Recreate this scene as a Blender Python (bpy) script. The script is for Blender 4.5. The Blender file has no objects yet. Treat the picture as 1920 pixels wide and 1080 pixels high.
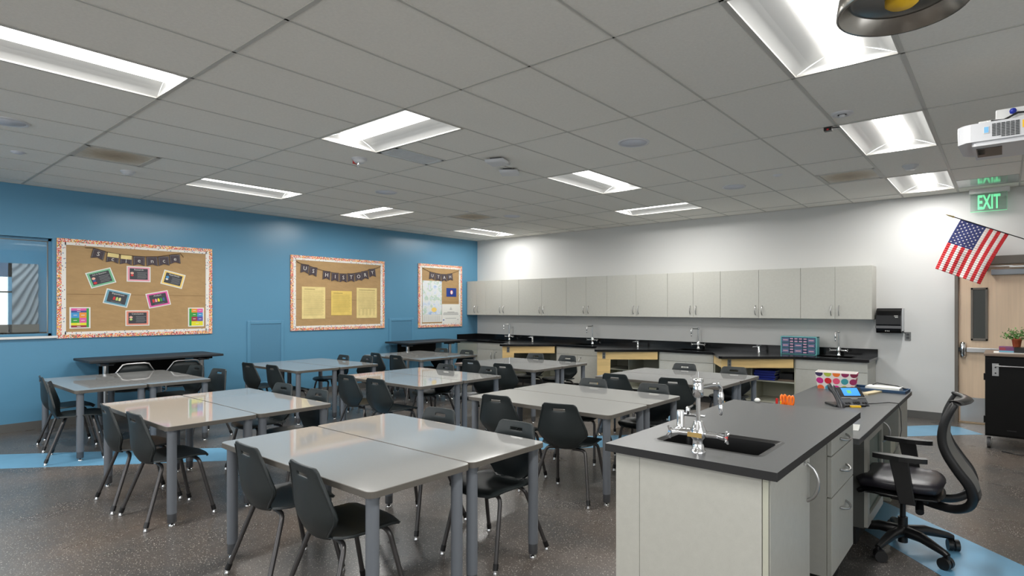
import bpy, bmesh, math, random
from mathutils import Vector, Matrix
random.seed(7)
sc = bpy.context.scene
COL = sc.collection

# ---------------------------------------------------------------- camera
cam_d = bpy.data.cameras.new('camera')
cam = bpy.data.objects.new('camera', cam_d)
COL.objects.link(cam)
F_PX, YAW, PPX, PPY = 1079.2, 0.6716, 1025.2, 576.2
cam_d.sensor_fit = 'HORIZONTAL'
cam_d.sensor_width = 36.0
cam_d.lens = F_PX / 1920 * 36
cam_d.shift_x = -(PPX - 960) / 1920
cam_d.shift_y = (PPY - 540) / 1920
cam_d.clip_start = 0.05
cam_d.clip_end = 200
cam.location = (9.28, -9.166, 1.49)
cam.rotation_euler = (math.pi / 2, 0, YAW)
sc.camera = cam

# ---------------------------------------------------------------- world, exposure
world = bpy.data.worlds.new('world')
sc.world = world
world.use_nodes = True
world.node_tree.nodes['Background'].inputs[0].default_value = (0.80, 0.90, 1.0, 1)
world.node_tree.nodes['Background'].inputs[1].default_value = 3.0
world.node_tree.nodes['Background'].inputs[0].default_value = (0.95, 0.98, 1.0, 1)
sc.view_settings.view_transform = 'Standard'
sc.view_settings.look = 'None'
sc.view_settings.gamma = 1.0
sc.view_settings.use_curve_mapping = False
sc.view_settings.exposure = 0.0
LENS_POWER = 4.2      # radiance of the frosted lens body
LAMP_WATTS = 36.0     # lamp sitting in the bottom of each lens
sc.cycles.use_denoising = True
sc.cycles.max_bounces = 8
sc.cycles.diffuse_bounces = 5
sc.cycles.glossy_bounces = 4
sc.cycles.sample_clamp_indirect = 6.0
sc.cycles.caustics_reflective = False
sc.cycles.caustics_refractive = False

# unseen window bands added behind the viewer brighten the ceiling: portals guide the sampling of the sky
def portal(loc, rot, sx, sy):
    l = bpy.data.lights.new('window_portal', 'AREA'); l.shape = 'RECTANGLE'; l.size = sx; l.size_y = sy
    l.cycles.is_portal = True
    o = bpy.data.objects.new('window_portal', l); COL.objects.link(o); o.location = loc; o.rotation_euler = rot
    return o
portal((4.1, -13.17, 1.8), (math.pi / 2, 0, 0), 7.0, 1.9)
portal((11.07, -9.9, 1.8), (math.pi / 2, 0, math.pi / 2), 5.4, 1.9)
portal((-2.2, -9.0, 1.6), (math.pi / 2, 0, -math.pi / 2), 3.6, 1.2)

H = 2.98          # ceiling height
RX, RY = 10.9, -13.0   # right wall x, rear wall y

# ---------------------------------------------------------------- materials
def s2l(c):
    return tuple(((v / 12.92) if v <= 0.04045 else ((v + 0.055) / 1.055) ** 2.4) for v in c)
def rgb(r, g, b):
    return s2l((r / 255, g / 255, b / 255))
MATS = {}
def mat(name, col, rough=0.5, metal=0.0, emit=None, estr=0.0, noise=None, bump=None, alpha=None,
        spec=None, coat=0.0, trans=0.0, speck=None, stretch=None):
    """noise=(scale, amount) colour variation; bump=(scale, strength); speck=(scale, threshold, colour)"""
    if name in MATS:
        return MATS[name]
    m = bpy.data.materials.new(name)
    m.use_nodes = True
    nt = m.node_tree
    b = nt.nodes['Principled BSDF']
    c = tuple(col) + (1,)
    b.inputs['Base Color'].default_value = c
    b.inputs['Roughness'].default_value = rough
    b.inputs['Metallic'].default_value = metal
    if spec is not None:
        b.inputs['Specular IOR Level'].default_value = spec
    if coat:
        b.inputs['Coat Weight'].default_value = coat
        b.inputs['Coat Roughness'].default_value = 0.05
    if trans:
        b.inputs['Transmission Weight'].default_value = trans
    if alpha is not None:
        b.inputs['Alpha'].default_value = alpha
    if emit:
        b.inputs['Emission Color'].default_value = tuple(emit) + (1,)
        b.inputs['Emission Strength'].default_value = estr
    tc = nt.nodes.new('ShaderNodeTexCoord')
    vec = tc.outputs['Object']
    if stretch:
        mp = nt.nodes.new('ShaderNodeMapping')
        mp.inputs['Scale'].default_value = stretch
        nt.links.new(vec, mp.inputs['Vector'])
        vec = mp.outputs['Vector']
    out = None
    if noise:
        n = nt.nodes.new('ShaderNodeTexNoise')
        n.inputs['Scale'].default_value = noise[0]
        n.inputs['Detail'].default_value = 4
        nt.links.new(vec, n.inputs['Vector'])
        r = nt.nodes.new('ShaderNodeMapRange')
        r.inputs['From Min'].default_value = 0.3
        r.inputs['From Max'].default_value = 0.7
        r.inputs['To Min'].default_value = 1 - noise[1]
        r.inputs['To Max'].default_value = 1 + noise[1]
        nt.links.new(n.outputs['Fac'], r.inputs['Value'])
        vm = nt.nodes.new('ShaderNodeVectorMath')
        vm.operation = 'SCALE'
        vm.inputs[0].default_value = col
        nt.links.new(r.outputs['Result'], vm.inputs['Scale'])
        out = vm.outputs['Vector']
    if speck:
        v = nt.nodes.new('ShaderNodeTexVoronoi')
        v.inputs['Scale'].default_value = speck[0]
        nt.links.new(tc.outputs['Object'], v.inputs['Vector'])
        lt = nt.nodes.new('ShaderNodeMath')
        lt.operation = 'LESS_THAN'
        lt.inputs[1].default_value = speck[1]
        nt.links.new(v.outputs['Distance'], lt.inputs[0])
        mx = nt.nodes.new('ShaderNodeMix')
        mx.data_type = 'RGBA'
        nt.links.new(lt.outputs[0], mx.inputs['Factor'])
        if out is not None:
            nt.links.new(out, mx.inputs['A'])
        else:
            mx.inputs['A'].default_value = c
        mx.inputs['B'].default_value = tuple(speck[2]) + (1,)
        out = mx.outputs['Result']
    if out is not None:
        nt.links.new(out, b.inputs['Base Color'])
    if bump:
        n2 = nt.nodes.new('ShaderNodeTexNoise')
        n2.inputs['Scale'].default_value = bump[0]
        n2.inputs['Detail'].default_value = 3
        nt.links.new(vec, n2.inputs['Vector'])
        bp = nt.nodes.new('ShaderNodeBump')
        bp.inputs['Strength'].default_value = bump[1]
        bp.inputs['Distance'].default_value = 0.01
        nt.links.new(n2.outputs['Fac'], bp.inputs['Height'])
        nt.links.new(bp.outputs['Normal'], b.inputs['Normal'])
    MATS[name] = m
    return m

M_blue = mat('blue_wall_paint', rgb(89, 142, 173), 0.3, bump=(220, 0.06))
M_white = mat('white_wall_paint', rgb(205, 205, 203), 0.5, bump=(220, 0.05))
M_ceil = mat('ceiling_tile', rgb(232, 229, 222), 0.9, noise=(60, 0.03), bump=(300, 0.25))
M_tee = mat('ceiling_grid_paint', rgb(186, 184, 178), 0.5)
M_base = mat('rubber_baseboard', rgb(92, 92, 90), 0.45)
M_door = mat('maple_veneer', rgb(222, 196, 168), 0.4, noise=(3, 0.05), stretch=(14, 14, 0.6))
M_dframe = mat('bronze_paint', rgb(104, 98, 90), 0.45)
M_strip = mat('blue_rubber_inlay', rgb(106, 158, 190), 0.32, noise=(4, 0.07))
M_lam = mat('grey_laminate', rgb(183, 182, 174), 0.4, noise=(30, 0.03), speck=(260, 0.16, rgb(166, 164, 156)))
M_lamin = mat('laminate_interior', rgb(186, 186, 170), 0.5)
M_kick = mat('black_toe_kick', rgb(26, 26, 26), 0.6)
M_black = mat('black_epoxy_worktop', rgb(17, 17, 18), 0.16, noise=(40, 0.05), spec=0.38)
M_sidetop = mat('black_side_table_laminate', rgb(40, 44, 48), 0.5, spec=0.25)
M_shadelam = mat('shaded_grey_laminate', rgb(88, 89, 85), 0.5)  # grey laminate darkened to carry the shade under the desk
M_dkgrey = mat('charcoal_worktop', rgb(78, 79, 80), 0.33, noise=(90, 0.06))
M_dkedge = mat('charcoal_worktop_edge', rgb(34, 34, 35), 0.35)
M_sink = mat('black_sink', rgb(14, 14, 15), 0.3)
M_top = mat('grey_table_laminate', rgb(150, 150, 148), 0.045, noise=(200, 0.02), spec=0.5)
M_tedge = mat('taupe_edge_band', rgb(94, 90, 84), 0.45)
M_tleg = mat('blue_grey_leg_paint', rgb(112, 117, 124), 0.38, metal=0.15)
M_tfoot = mat('leg_foot_insert', rgb(92, 94, 98), 0.4, metal=0.5)
M_shell = mat('charcoal_plastic', rgb(34, 40, 41), 0.42, bump=(500, 0.08))
M_cleg = mat('gunmetal_tube', rgb(84, 82, 82), 0.3, metal=0.6)
M_chrome = mat('chrome', (0.78, 0.78, 0.79), 0.08, metal=1.0)
M_steel = mat('brushed_steel', (0.55, 0.55, 0.55), 0.28, metal=1.0)
M_blackp = mat('black_plastic', rgb(22, 22, 23), 0.35)
M_blackm = mat('black_powder_coat', rgb(10, 10, 10), 0.5, spec=0.2)
M_leather = mat('black_vinyl', rgb(40, 38, 44), 0.33, bump=(400, 0.1))
M_mesh = mat('grey_back_mesh', rgb(120, 118, 114), 0.8)
M_maple = mat('maple_apron', rgb(220, 188, 128), 0.38, noise=(2.4, 0.09), stretch=(1.2, 1.2, 10))
M_paper = mat('white_paper', rgb(228, 228, 222), 0.7)
M_plw = mat('white_plastic', rgb(204, 205, 208), 0.35)
M_grille = mat('speaker_grille', rgb(214, 217, 226), 0.6, bump=(900, 0.4))
M_kraft = mat('kraft_paper', rgb(172, 140, 96), 0.65, noise=(6, 0.06), bump=(9, 0.5), stretch=(1, 1, 2.2))
M_crease = mat('kraft_crease', rgb(134, 104, 66), 0.7)
M_vent = mat('grey_diffuser', rgb(205, 208, 210), 0.5)
M_board_dk = mat('chalkboard_print', rgb(62, 64, 70), 0.6)
M_penn = mat('pennant_print', rgb(66, 55, 62), 0.6, noise=(60, 0.2))
M_string = mat('twine', rgb(84, 62, 42), 0.8)
M_textw = mat('white_print', rgb(222, 220, 214), 0.6)
M_textg = mat('grey_print', rgb(150, 152, 152), 0.6)
M_wallpl = mat('grey_outlet_plastic', rgb(112, 114, 114), 0.5)
M_recept = mat('receptacle_dark', rgb(62, 64, 66), 0.5)
M_blueb = mat('blue_binder_vinyl', rgb(32, 52, 168), 0.4)
M_teal = mat('teal_plastic', rgb(98, 168, 172), 0.35)
M_draw = mat('smoky_drawer_plastic', rgb(74, 92, 124), 0.25)
M_pink = mat('pink_label', rgb(196, 150, 170), 0.7)
M_kick_st = mat('stainless_kick_plate', (0.62, 0.62, 0.62), 0.33, metal=1.0)
M_brown = mat('brown_laminate', rgb(122, 106, 92), 0.45)
M_terra = mat('terracotta', rgb(172, 88, 52), 0.7, noise=(30, 0.1))
M_leaf = mat('leaf_green', rgb(94, 140, 70), 0.5, noise=(20, 0.25))
M_stem = mat('stem_brown', rgb(96, 84, 54), 0.7)
M_orange = mat('orange_plastic', rgb(246, 120, 34), 0.3)
M_red = mat('red_plastic', rgb(196, 34, 34), 0.35)
M_yellow = mat('yellow_plastic', rgb(240, 192, 40), 0.4)
M_wave = mat('corridor_wave_panel', rgb(150, 155, 162), 0.5)
M_white_m = mat('white_painted_metal', rgb(222, 222, 220), 0.35)
M_refl = mat('troffer_reflector', rgb(212, 212, 210), 0.35)

def emis(name, c, st):
    return mat(name, c, 0.5, emit=c, estr=st)
M_lens = emis('troffer_lens', (1.0, 0.985, 0.955), LENS_POWER)

def glass_mat(name, tint=(0.9, 0.95, 0.95), refl=0.12):
    m = bpy.data.materials.new(name)
    m.use_nodes = True
    nt = m.node_tree
    nt.nodes.clear()
    o = nt.nodes.new('ShaderNodeOutputMaterial')
    mx = nt.nodes.new('ShaderNodeMixShader')
    t = nt.nodes.new('ShaderNodeBsdfTransparent')
    g = nt.nodes.new('ShaderNodeBsdfGlossy')
    t.inputs['Color'].default_value = tuple(tint) + (1,)
    g.inputs['Roughness'].default_value = 0.02
    mx.inputs['Fac'].default_value = refl
    nt.links.new(t.outputs[0], mx.inputs[1])
    nt.links.new(g.outputs[0], mx.inputs[2])
    nt.links.new(mx.outputs[0], o.inputs['Surface'])
    MATS[name] = m
    return m
M_glass = glass_mat('window_glass')
M_glassd = glass_mat('door_glass', (0.55, 0.60, 0.58), 0.10)
M_exitpl = glass_mat('exit_plate_glass', (0.86, 0.93, 0.90), 0.10)
M_exitlt = emis('exit_letter_green', (0.16, 0.72, 0.34), 0.75)

def floor_mat():
    m = mat('rubber_floor', rgb(84, 79, 76), 0.32)
    nt = m.node_tree
    b = nt.nodes['Principled BSDF']
    tc = nt.nodes.new('ShaderNodeTexCoord')
    n = nt.nodes.new('ShaderNodeTexNoise'); n.inputs['Scale'].default_value = 1.3; n.inputs['Detail'].default_value = 5
    n.inputs['Distortion'].default_value = 0.6
    r = nt.nodes.new('ShaderNodeValToRGB')
    r.color_ramp.elements[0].position = 0.35; r.color_ramp.elements[0].color = rgb(97, 88, 81) + (1,)
    r.color_ramp.elements[1].position = 0.65; r.color_ramp.elements[1].color = rgb(80, 79, 78) + (1,)
    nt.links.new(tc.outputs['Object'], n.inputs['Vector'])
    nt.links.new(n.outputs['Fac'], r.inputs['Fac'])
    cur = r.outputs['Color']
    for sc_, th, colr in ((62, 0.17, rgb(196, 190, 180)), (110, 0.22, rgb(50, 47, 46)), (90, 0.19, rgb(150, 144, 136))):
        v = nt.nodes.new('ShaderNodeTexVoronoi'); v.inputs['Scale'].default_value = sc_
        l = nt.nodes.new('ShaderNodeMath'); l.operation = 'LESS_THAN'; l.inputs[1].default_value = th
        mx = nt.nodes.new('ShaderNodeMix'); mx.data_type = 'RGBA'
        nt.links.new(tc.outputs['Object'], v.inputs['Vector'])
        nt.links.new(v.outputs['Distance'], l.inputs[0])
        nt.links.new(l.outputs[0], mx.inputs['Factor'])
        nt.links.new(cur, mx.inputs['A'])
        mx.inputs['B'].default_value = colr + (1,)
        cur = mx.outputs['Result']
    nt.links.new(cur, b.inputs['Base Color'])
    n3 = nt.nodes.new('ShaderNodeTexNoise'); n3.inputs['Scale'].default_value = 2.2
    mr = nt.nodes.new('ShaderNodeMapRange'); mr.inputs['To Min'].default_value = 0.2; mr.inputs['To Max'].default_value = 0.38
    b.inputs['Specular IOR Level'].default_value = 0.45
    nt.links.new(tc.outputs['Object'], n3.inputs['Vector'])
    nt.links.new(n3.outputs['Fac'], mr.inputs['Value'])
    nt.links.new(mr.outputs['Result'], b.inputs['Roughness'])
    return m
M_floor = floor_mat()

def dots_mat(name, dense):
    m = mat(name, rgb(232, 228, 222), 0.6)
    nt = m.node_tree
    b = nt.nodes['Principled BSDF']
    tc = nt.nodes.new('ShaderNodeTexCoord')
    v = nt.nodes.new('ShaderNodeTexVoronoi'); v.inputs['Scale'].default_value = 85 if dense else 40
    nt.links.new(tc.outputs['Object'], v.inputs['Vector'])
    cr = nt.nodes.new('ShaderNodeValToRGB'); cr.color_ramp.interpolation = 'CONSTANT'
    cols = ([(0, (226, 92, 58)), (.22, (240, 150, 60)), (.42, (206, 62, 60)), (.56, (246, 200, 90)), (.7, (232, 120, 110)), (.84, (110, 120, 70)), (.92, (120, 60, 90))]
            if dense else [(0, (232, 228, 222)), (.62, (110, 130, 160)), (.74, (232, 228, 222)), (.84, (210, 130, 120)), (.9, (90, 90, 110))])
    els = cr.color_ramp.elements
    els[0].position = 0; els[0].color = rgb(*cols[0][1]) + (1,)
    els[1].position = cols[1][0]; els[1].color = rgb(*cols[1][1]) + (1,)
    for p, c in cols[2:]:
        e = els.new(p); e.color = rgb(*c) + (1,)
    sep = nt.nodes.new('ShaderNodeSeparateColor')
    nt.links.new(v.outputs['Color'], sep.inputs[0])
    nt.links.new(sep.outputs[0], cr.inputs['Fac'])
    l = nt.nodes.new('ShaderNodeMath'); l.operation = 'LESS_THAN'; l.inputs[1].default_value = 0.62 if dense else 0.3
    nt.links.new(v.outputs['Distance'], l.inputs[0])
    mx = nt.nodes.new('ShaderNodeMix'); mx.data_type = 'RGBA'
    nt.links.new(l.outputs[0], mx.inputs['Factor'])
    mx.inputs['A'].default_value = rgb(232, 228, 222) + (1,)
    nt.links.new(cr.outputs['Color'], mx.inputs['B'])
    nt.links.new(mx.outputs['Result'], b.inputs['Base Color'])
    return m
M_conf = dots_mat('confetti_dense', True)
M_conf2 = dots_mat('confetti_sparse', False)

def stain_mat():
    """dusty brown centre on a pale return-air diffuser face (object origin = face centre)"""
    m = mat('stained_diffuser', rgb(168, 164, 156), 0.6)
    nt = m.node_tree
    b = nt.nodes['Principled BSDF']
    tc = nt.nodes.new('ShaderNodeTexCoord')
    ln = nt.nodes.new('ShaderNodeVectorMath'); ln.operation = 'LENGTH'
    nt.links.new(tc.outputs['Object'], ln.inputs[0])
    n = nt.nodes.new('ShaderNodeTexNoise'); n.inputs['Scale'].default_value = 18
    nt.links.new(tc.outputs['Object'], n.inputs['Vector'])
    a = nt.nodes.new('ShaderNodeMath'); a.operation = 'MULTIPLY_ADD'; a.inputs[1].default_value = 0.16
    nt.links.new(n.outputs['Fac'], a.inputs[0]); nt.links.new(ln.outputs['Value'], a.inputs[2])
    r = nt.nodes.new('ShaderNodeValToRGB')
    e = r.color_ramp.elements
    e[0].position = 0.10; e[0].color = rgb(158, 140, 118) + (1,)
    e[1].position = 0.42; e[1].color = rgb(214, 209, 198) + (1,)
    x = e.new(0.24); x.color = rgb(182, 166, 142) + (1,)
    nt.links.new(a.outputs[0], r.inputs['Fac'])
    nt.links.new(r.outputs['Color'], b.inputs['Base Color'])
    return m
M_stain = stain_mat()

def map_mat():
    m = mat('pastel_map_print', rgb(214, 220, 228), 0.6)
    nt = m.node_tree
    b = nt.nodes['Principled BSDF']
    tc = nt.nodes.new('ShaderNodeTexCoord')
    n = nt.nodes.new('ShaderNodeTexNoise'); n.inputs['Scale'].default_value = 7; n.inputs['Detail'].default_value = 6
    nt.links.new(tc.outputs['Object'], n.inputs['Vector'])
    r = nt.nodes.new('ShaderNodeValToRGB')
    e = r.color_ramp.elements
    e[0].position = 0.32; e[0].color = rgb(160, 186, 216) + (1,)
    e[1].position = 0.72; e[1].color = rgb(204, 190, 218) + (1,)
    for p, c in ((0.42, (212, 220, 230)), (0.52, (222, 224, 222)), (0.58, (176, 204, 186)), (0.63, (216, 220, 228))):
        x = e.new(p); x.color = rgb(*c) + (1,)
    nt.links.new(n.outputs['Fac'], r.inputs['Fac'])
    nt.links.new(r.outputs['Color'], b.inputs['Base Color'])
    return m
M_map = map_mat()
def parch_mat(name, c):
    m = mat(name, rgb(*c), 0.7, noise=(8, 0.09))
    return m
M_parch = parch_mat('parchment_pale', (226, 206, 142))
M_parch2 = parch_mat('parchment_golden', (222, 194, 104))
M_ink = mat('faded_ink', rgb(138, 116, 70), 0.7)

def perf_mat():
    m = mat('blue_perforated_grille', rgb(80, 138, 172), 0.45)
    nt = m.node_tree
    b = nt.nodes['Principled BSDF']
    tc = nt.nodes.new('ShaderNodeTexCoord')
    v = nt.nodes.new('ShaderNodeTexVoronoi'); v.inputs['Scale'].default_value = 75; v.inputs['Randomness'].default_value = 0.0
    nt.links.new(tc.outputs['Object'], v.inputs['Vector'])
    l = nt.nodes.new('ShaderNodeMath'); l.operation = 'LESS_THAN'; l.inputs[1].default_value = 0.27
    nt.links.new(v.outputs['Distance'], l.inputs[0])
    mx = nt.nodes.new('ShaderNodeMix'); mx.data_type = 'RGBA'
    nt.links.new(l.outputs[0], mx.inputs['Factor'])
    mx.inputs['A'].default_value = rgb(80, 130, 160) + (1,)
    mx.inputs['B'].default_value = rgb(44, 88, 116) + (1,)
    nt.links.new(mx.outputs['Result'], b.inputs['Base Color'])
    return m
M_perf = perf_mat()

# ---------------------------------------------------------------- mesh collector
def root_offset(p):
    o = Vector((0, 0, 0))
    while p is not None:
        o = o + Vector(p.location)
        p = p.parent
    return o

class MB:
    def __init__(self):
        self.v = []; self.f = []; self.m = []; self.s = []; self.mats = []
    def mi(self, m):
        if m not in self.mats:
            self.mats.append(m)
        return self.mats.index(m)
    def add(self, vs, fs, m, smooth=False, mx=None):
        o = len(self.v)
        for p in vs:
            p = Vector(p)
            self.v.append(mx @ p if mx is not None else p)
        k = self.mi(m)
        for f in fs:
            self.f.append([i + o for i in f]); self.m.append(k); self.s.append(smooth)
        return self
    def box(self, x0, x1, y0, y1, z0, z1, m, mx=None):
        if x0 > x1: x0, x1 = x1, x0
        if y0 > y1: y0, y1 = y1, y0
        if z0 > z1: z0, z1 = z1, z0
        vs = [(x0, y0, z0), (x1, y0, z0), (x1, y1, z0), (x0, y1, z0), (x0, y0, z1), (x1, y0, z1), (x1, y1, z1), (x0, y1, z1)]
        fs = [(3, 2, 1, 0), (4, 5, 6, 7), (0, 1, 5, 4), (1, 2, 6, 5), (2, 3, 7, 6), (3, 0, 4, 7)]
        return self.add(vs, fs, m, False, mx)
    def prism(self, pts, z0, z1, m, mx=None, side=None):
        """polygon (ccw, xy) extruded in z"""
        n = len(pts)
        vs = [(p[0], p[1], z0) for p in pts] + [(p[0], p[1], z1) for p in pts]
        self.add(vs, [tuple(range(n - 1, -1, -1)), tuple(range(n, 2 * n))], m, False, mx)
        o = [(i, (i + 1) % n, (i + 1) % n + n, i + n) for i in range(n)]
        return self.add(vs, o, side or m, False, mx)
    def lathe(self, prof, m, n=20, mx=None, cap=True):
        """prof [(r,z)] bottom to top around z"""
        vs = []; fs = []
        for r, z in prof:
            for k in range(n):
                a = 2 * math.pi * k / n
                vs.append((r * math.cos(a), r * math.sin(a), z))
        for j in range(len(prof) - 1):
            for k in range(n):
                k2 = (k + 1) % n
                fs.append((j * n + k, j * n + k2, (j + 1) * n + k2, (j + 1) * n + k))
        self.add(vs, fs, m, True, mx)
        if cap:
            L = len(prof)
            for j, rev in ((0, True), (L - 1, False)):
                if prof[j][0] > 1e-4:
                    ids = list(range(j * n, j * n + n))
                    if rev: ids.reverse()
                    self.add([vs[i] for i in ids], [tuple(range(n))], m, False, mx)
        return self
    def tube(self, path, r, m, n=10, cap=True, mx=None):
        path = [Vector(p) for p in path]
        rs = r if isinstance(r, (list, tuple)) else [r] * len(path)
        vs = []; fs = []
        up = None
        for i, p in enumerate(path):
            if i == 0: t = path[1] - p
            elif i == len(path) - 1: t = p - path[i - 1]
            else: t = (path[i + 1] - p).normalized() + (p - path[i - 1]).normalized()
            t = t.normalized()
            if up is None:
                up = Vector((0, 0, 1)) if abs(t.z) < 0.9 else Vector((1, 0, 0))
            a = t.cross(up)
            if a.length < 1e-5:
                a = t.cross(Vector((0, 1, 0)))
            a.normalize()
            b = a.cross(t).normalized()
            up = b
            for k in range(n):
                q = 2 * math.pi * k / n
                vs.append(p + (a * math.cos(q) + b * math.sin(q)) * rs[i])
        for j in range(len(path) - 1):
            for k in range(n):
                k2 = (k + 1) % n
                fs.append((j * n + k, j * n + k2, (j + 1) * n + k2, (j + 1) * n + k))
        self.add(vs, fs, m, True, mx)
        if cap:
            self.add(vs[:n], [tuple(range(n - 1, -1, -1))], m, False, mx)
            self.add(vs[-n:], [tuple(range(n))], m, False, mx)
        return self
    def cyl(self, a, b, r, m, n=14, mx=None):
        return self.tube([a, b], r, m, n, True, mx)
    def text(self, s, size, m, mx, depth=0.0):
        vs, fs = txt(s, size)
        return self.add([(v[0], v[1], depth) for v in vs], fs, m, False, mx)
    def build(self, name, parent=None, bevel=0.0, seg=2, subsurf=0, smooth_all=False):
        off = root_offset(parent)
        me = bpy.data.meshes.new(name)
        me.from_pydata([tuple(v - off) for v in self.v], [], self.f)
        for m in self.mats:
            me.materials.append(m)
        me.polygons.foreach_set('material_index', self.m)
        me.polygons.foreach_set('use_smooth', [True] * len(self.s) if smooth_all else self.s)
        me.update()
        o = bpy.data.objects.new(name, me)
        COL.objects.link(o)
        if parent is not None:
            o.parent = parent
        if bevel:
            b = o.modifiers.new('bevel', 'BEVEL')
            b.width = bevel; b.segments = seg; b.limit_method = 'ANGLE'; b.angle_limit = 0.7
            b.harden_normals = False
        if subsurf:
            q = o.modifiers.new('subsurf', 'SUBSURF')
            q.levels = subsurf; q.render_levels = subsurf
        return o
    def here(self, name, loc, **k):
        """top-level single mesh whose origin sits at loc"""
        L = Vector(loc)
        self.v = [v - L for v in self.v]
        o = self.build(name, None, **k)
        o.location = L
        return o

_TX = {}
def txt(s, size, bold=0.0):
    if (s, size) in _TX:
        return _TX[(s, size)]
    cu = bpy.data.curves.new('t', 'FONT')
    cu.body = s; cu.size = size; cu.align_x = 'CENTER'; cu.align_y = 'CENTER'
    cu.resolution_u = 2; cu.offset = bold
    ob = bpy.data.objects.new('t', cu)
    COL.objects.link(ob)
    dg = bpy.context.evaluated_depsgraph_get()
    me = bpy.data.meshes.new_from_object(ob.evaluated_get(dg))
    vs = [tuple(v.co) for v in me.vertices]; fs = [tuple(p.vertices) for p in me.polygons]
    bpy.data.objects.remove(ob); bpy.data.curves.remove(cu); bpy.data.meshes.remove(me)
    _TX[(s, size)] = (vs, fs)
    return vs, fs

def tag(o, label, cat, group=None, kind=None):
    o['label'] = label
    o['category'] = cat
    if group: o['group'] = group
    if kind: o['kind'] = kind
    return o
def thing(name, loc, label, cat, group=None):
    o = bpy.data.objects.new(name, None)
    o.empty_display_size = 0.1
    COL.objects.link(o)
    o.location = loc
    return tag(o, label, cat, group)
def struct(o, label=None, cat=None):
    o['kind'] = 'structure'
    if label: o['label'] = label
    if cat: o['category'] = cat
    return o
def copy_tree(o, parent=None, name=None):
    c = o.copy()
    COL.objects.link(c)
    c.parent = parent
    for ch in list(o.children):
        copy_tree(ch, c)
    return c
# frames: points given as (along wall, up) on the two walls
def on_blue(y, z, x=0.0, rot=0.0):
    """local (a,b,c) -> a along +y, b up, c out of the blue wall"""
    m = Matrix(((0, 0, 1, x), (1, 0, 0, y), (0, 1, 0, z), (0, 0, 0, 1)))
    return m @ Matrix.Rotation(rot, 4, 'Z')
def on_white(x, z, y=0.0, rot=0.0):
    m = Matrix(((1, 0, 0, x), (0, 0, -1, y), (0, 1, 0, z), (0, 0, 0, 1)))
    return m @ Matrix.Rotation(rot, 4, 'Z')
def T(x, y, z):
    return Matrix.Translation((x, y, z))
def RZ(a):
    return Matrix.Rotation(a, 4, 'Z')
ORD = ['first', 'second', 'third', 'fourth', 'fifth', 'sixth', 'seventh', 'eighth', 'ninth']

# ================================================================ THE ROOM
b = MB(); b.box(-0.2, RX + .2, RY - .2, 0.2, -0.12, 0, M_floor)
struct(b.build('floor'), 'dark speckled rubber floor', 'floor')
# blue inlay strips, 1 mm proud
b = MB()
b.prism([(-0.0, -10.3), (8.42, -1.36), (9.09, -0.70), (8.84, -0.37), (8.63, -0.38), (2.87, -6.45), (1.345, -8.03), (0.0, -9.46)], 0.0, 0.0012, M_strip)
struct(b.build('trim_1'), 'blue inlay stripe running under the tables', 'floor stripe')
b = MB()
b.prism([(10.85, -7.2), (10.85, -6.25), (8.62, -4.16), (4.6, -0.75), (4.2, -1.15), (8.516, -4.80)], 0.0, 0.0010, M_strip)
struct(b.build('trim_2'), 'blue inlay stripe crossing beneath the desk chair', 'floor stripe')

# blue wall with window opening  y -9.3..-7.39 , z 1.13..2.345
WY0, WY1, WZ0, WZ1 = -9.3, -7.385, 1.135, 2.345
b = MB()
b.box(-0.16, 0, RY, WY0, 0, H, M_blue)
b.box(-0.16, 0, WY1, 0.16, 0, H, M_blue)
b.box(-0.16, 0, WY0, WY1, 0, WZ0, M_blue)
b.box(-0.16, 0, WY0, WY1, WZ1, H, M_blue)
struct(b.build('wall_left'), 'blue painted wall', 'wall')
b = MB(); b.box(-0.16, 8.775, 0, 0.16, 0, H, M_white)
b.box(9.86, RX + .16, 0, 0.16, 0, H, M_white); b.box(8.775, 9.86, 0, 0.16, 2.135, H, M_white)
struct(b.build('wall_back'), 'white painted wall', 'wall')
b = MB()   # side wall, with an unseen window band added to brighten the ceiling
b.box(RX, RX + .16, -7.2, 0.0, 0, H, M_white); b.box(RX, RX + .16, RY, -12.6, 0, H, M_white)
b.box(RX, RX + .16, -12.6, -7.2, 0, .85, M_white); b.box(RX, RX + .16, -12.6, -7.2, 2.75, H, M_white)
struct(b.build('wall_right'), 'white painted side wall', 'wall')
b = MB()  # rear wall, opened for an unseen window band added for ceiling light
b.box(-0.16, .6, RY - .16, RY, 0, H, M_white); b.box(7.6, RX + .16, RY - .16, RY, 0, H, M_white)
b.box(.6, 7.6, RY - .16, RY, 0, .85, M_white); b.box(.6, 7.6, RY - .16, RY, 2.75, H, M_white)
struct(b.build('wall_rear'), 'white wall behind the viewer', 'wall')
b = MB()  # bars of the added rear band, out of view
for k in range(8): b.box(.6 + k * 1.0 - .03, .6 + k * 1.0 + .03, RY - .12, RY - .06, .85, 2.75, M_dframe)
b.box(.6, 7.6, RY - .12, RY - .06, .85, .90, M_dframe); b.box(.6, 7.6, RY - .12, RY - .06, 2.70, 2.75, M_dframe)
struct(b.build('window_3_added'), 'unseen window band added behind the viewer to brighten the ceiling', 'window')
b = MB()  # bars of the added right-hand band, out of view
for k in range(5): b.box(RX + .06, RX + .12, -12.6 + k * 5.4 / 4 - .03, -12.6 + k * 5.4 / 4 + .03, .85, 2.75, M_dframe)
b.box(RX + .06, RX + .12, -12.6, -7.2, .85, .90, M_dframe); b.box(RX + .06, RX + .12, -12.6, -7.2, 2.70, 2.75, M_dframe)
struct(b.build('window_4_added'), 'unseen window band added on the right to brighten the ceiling', 'window')
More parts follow.
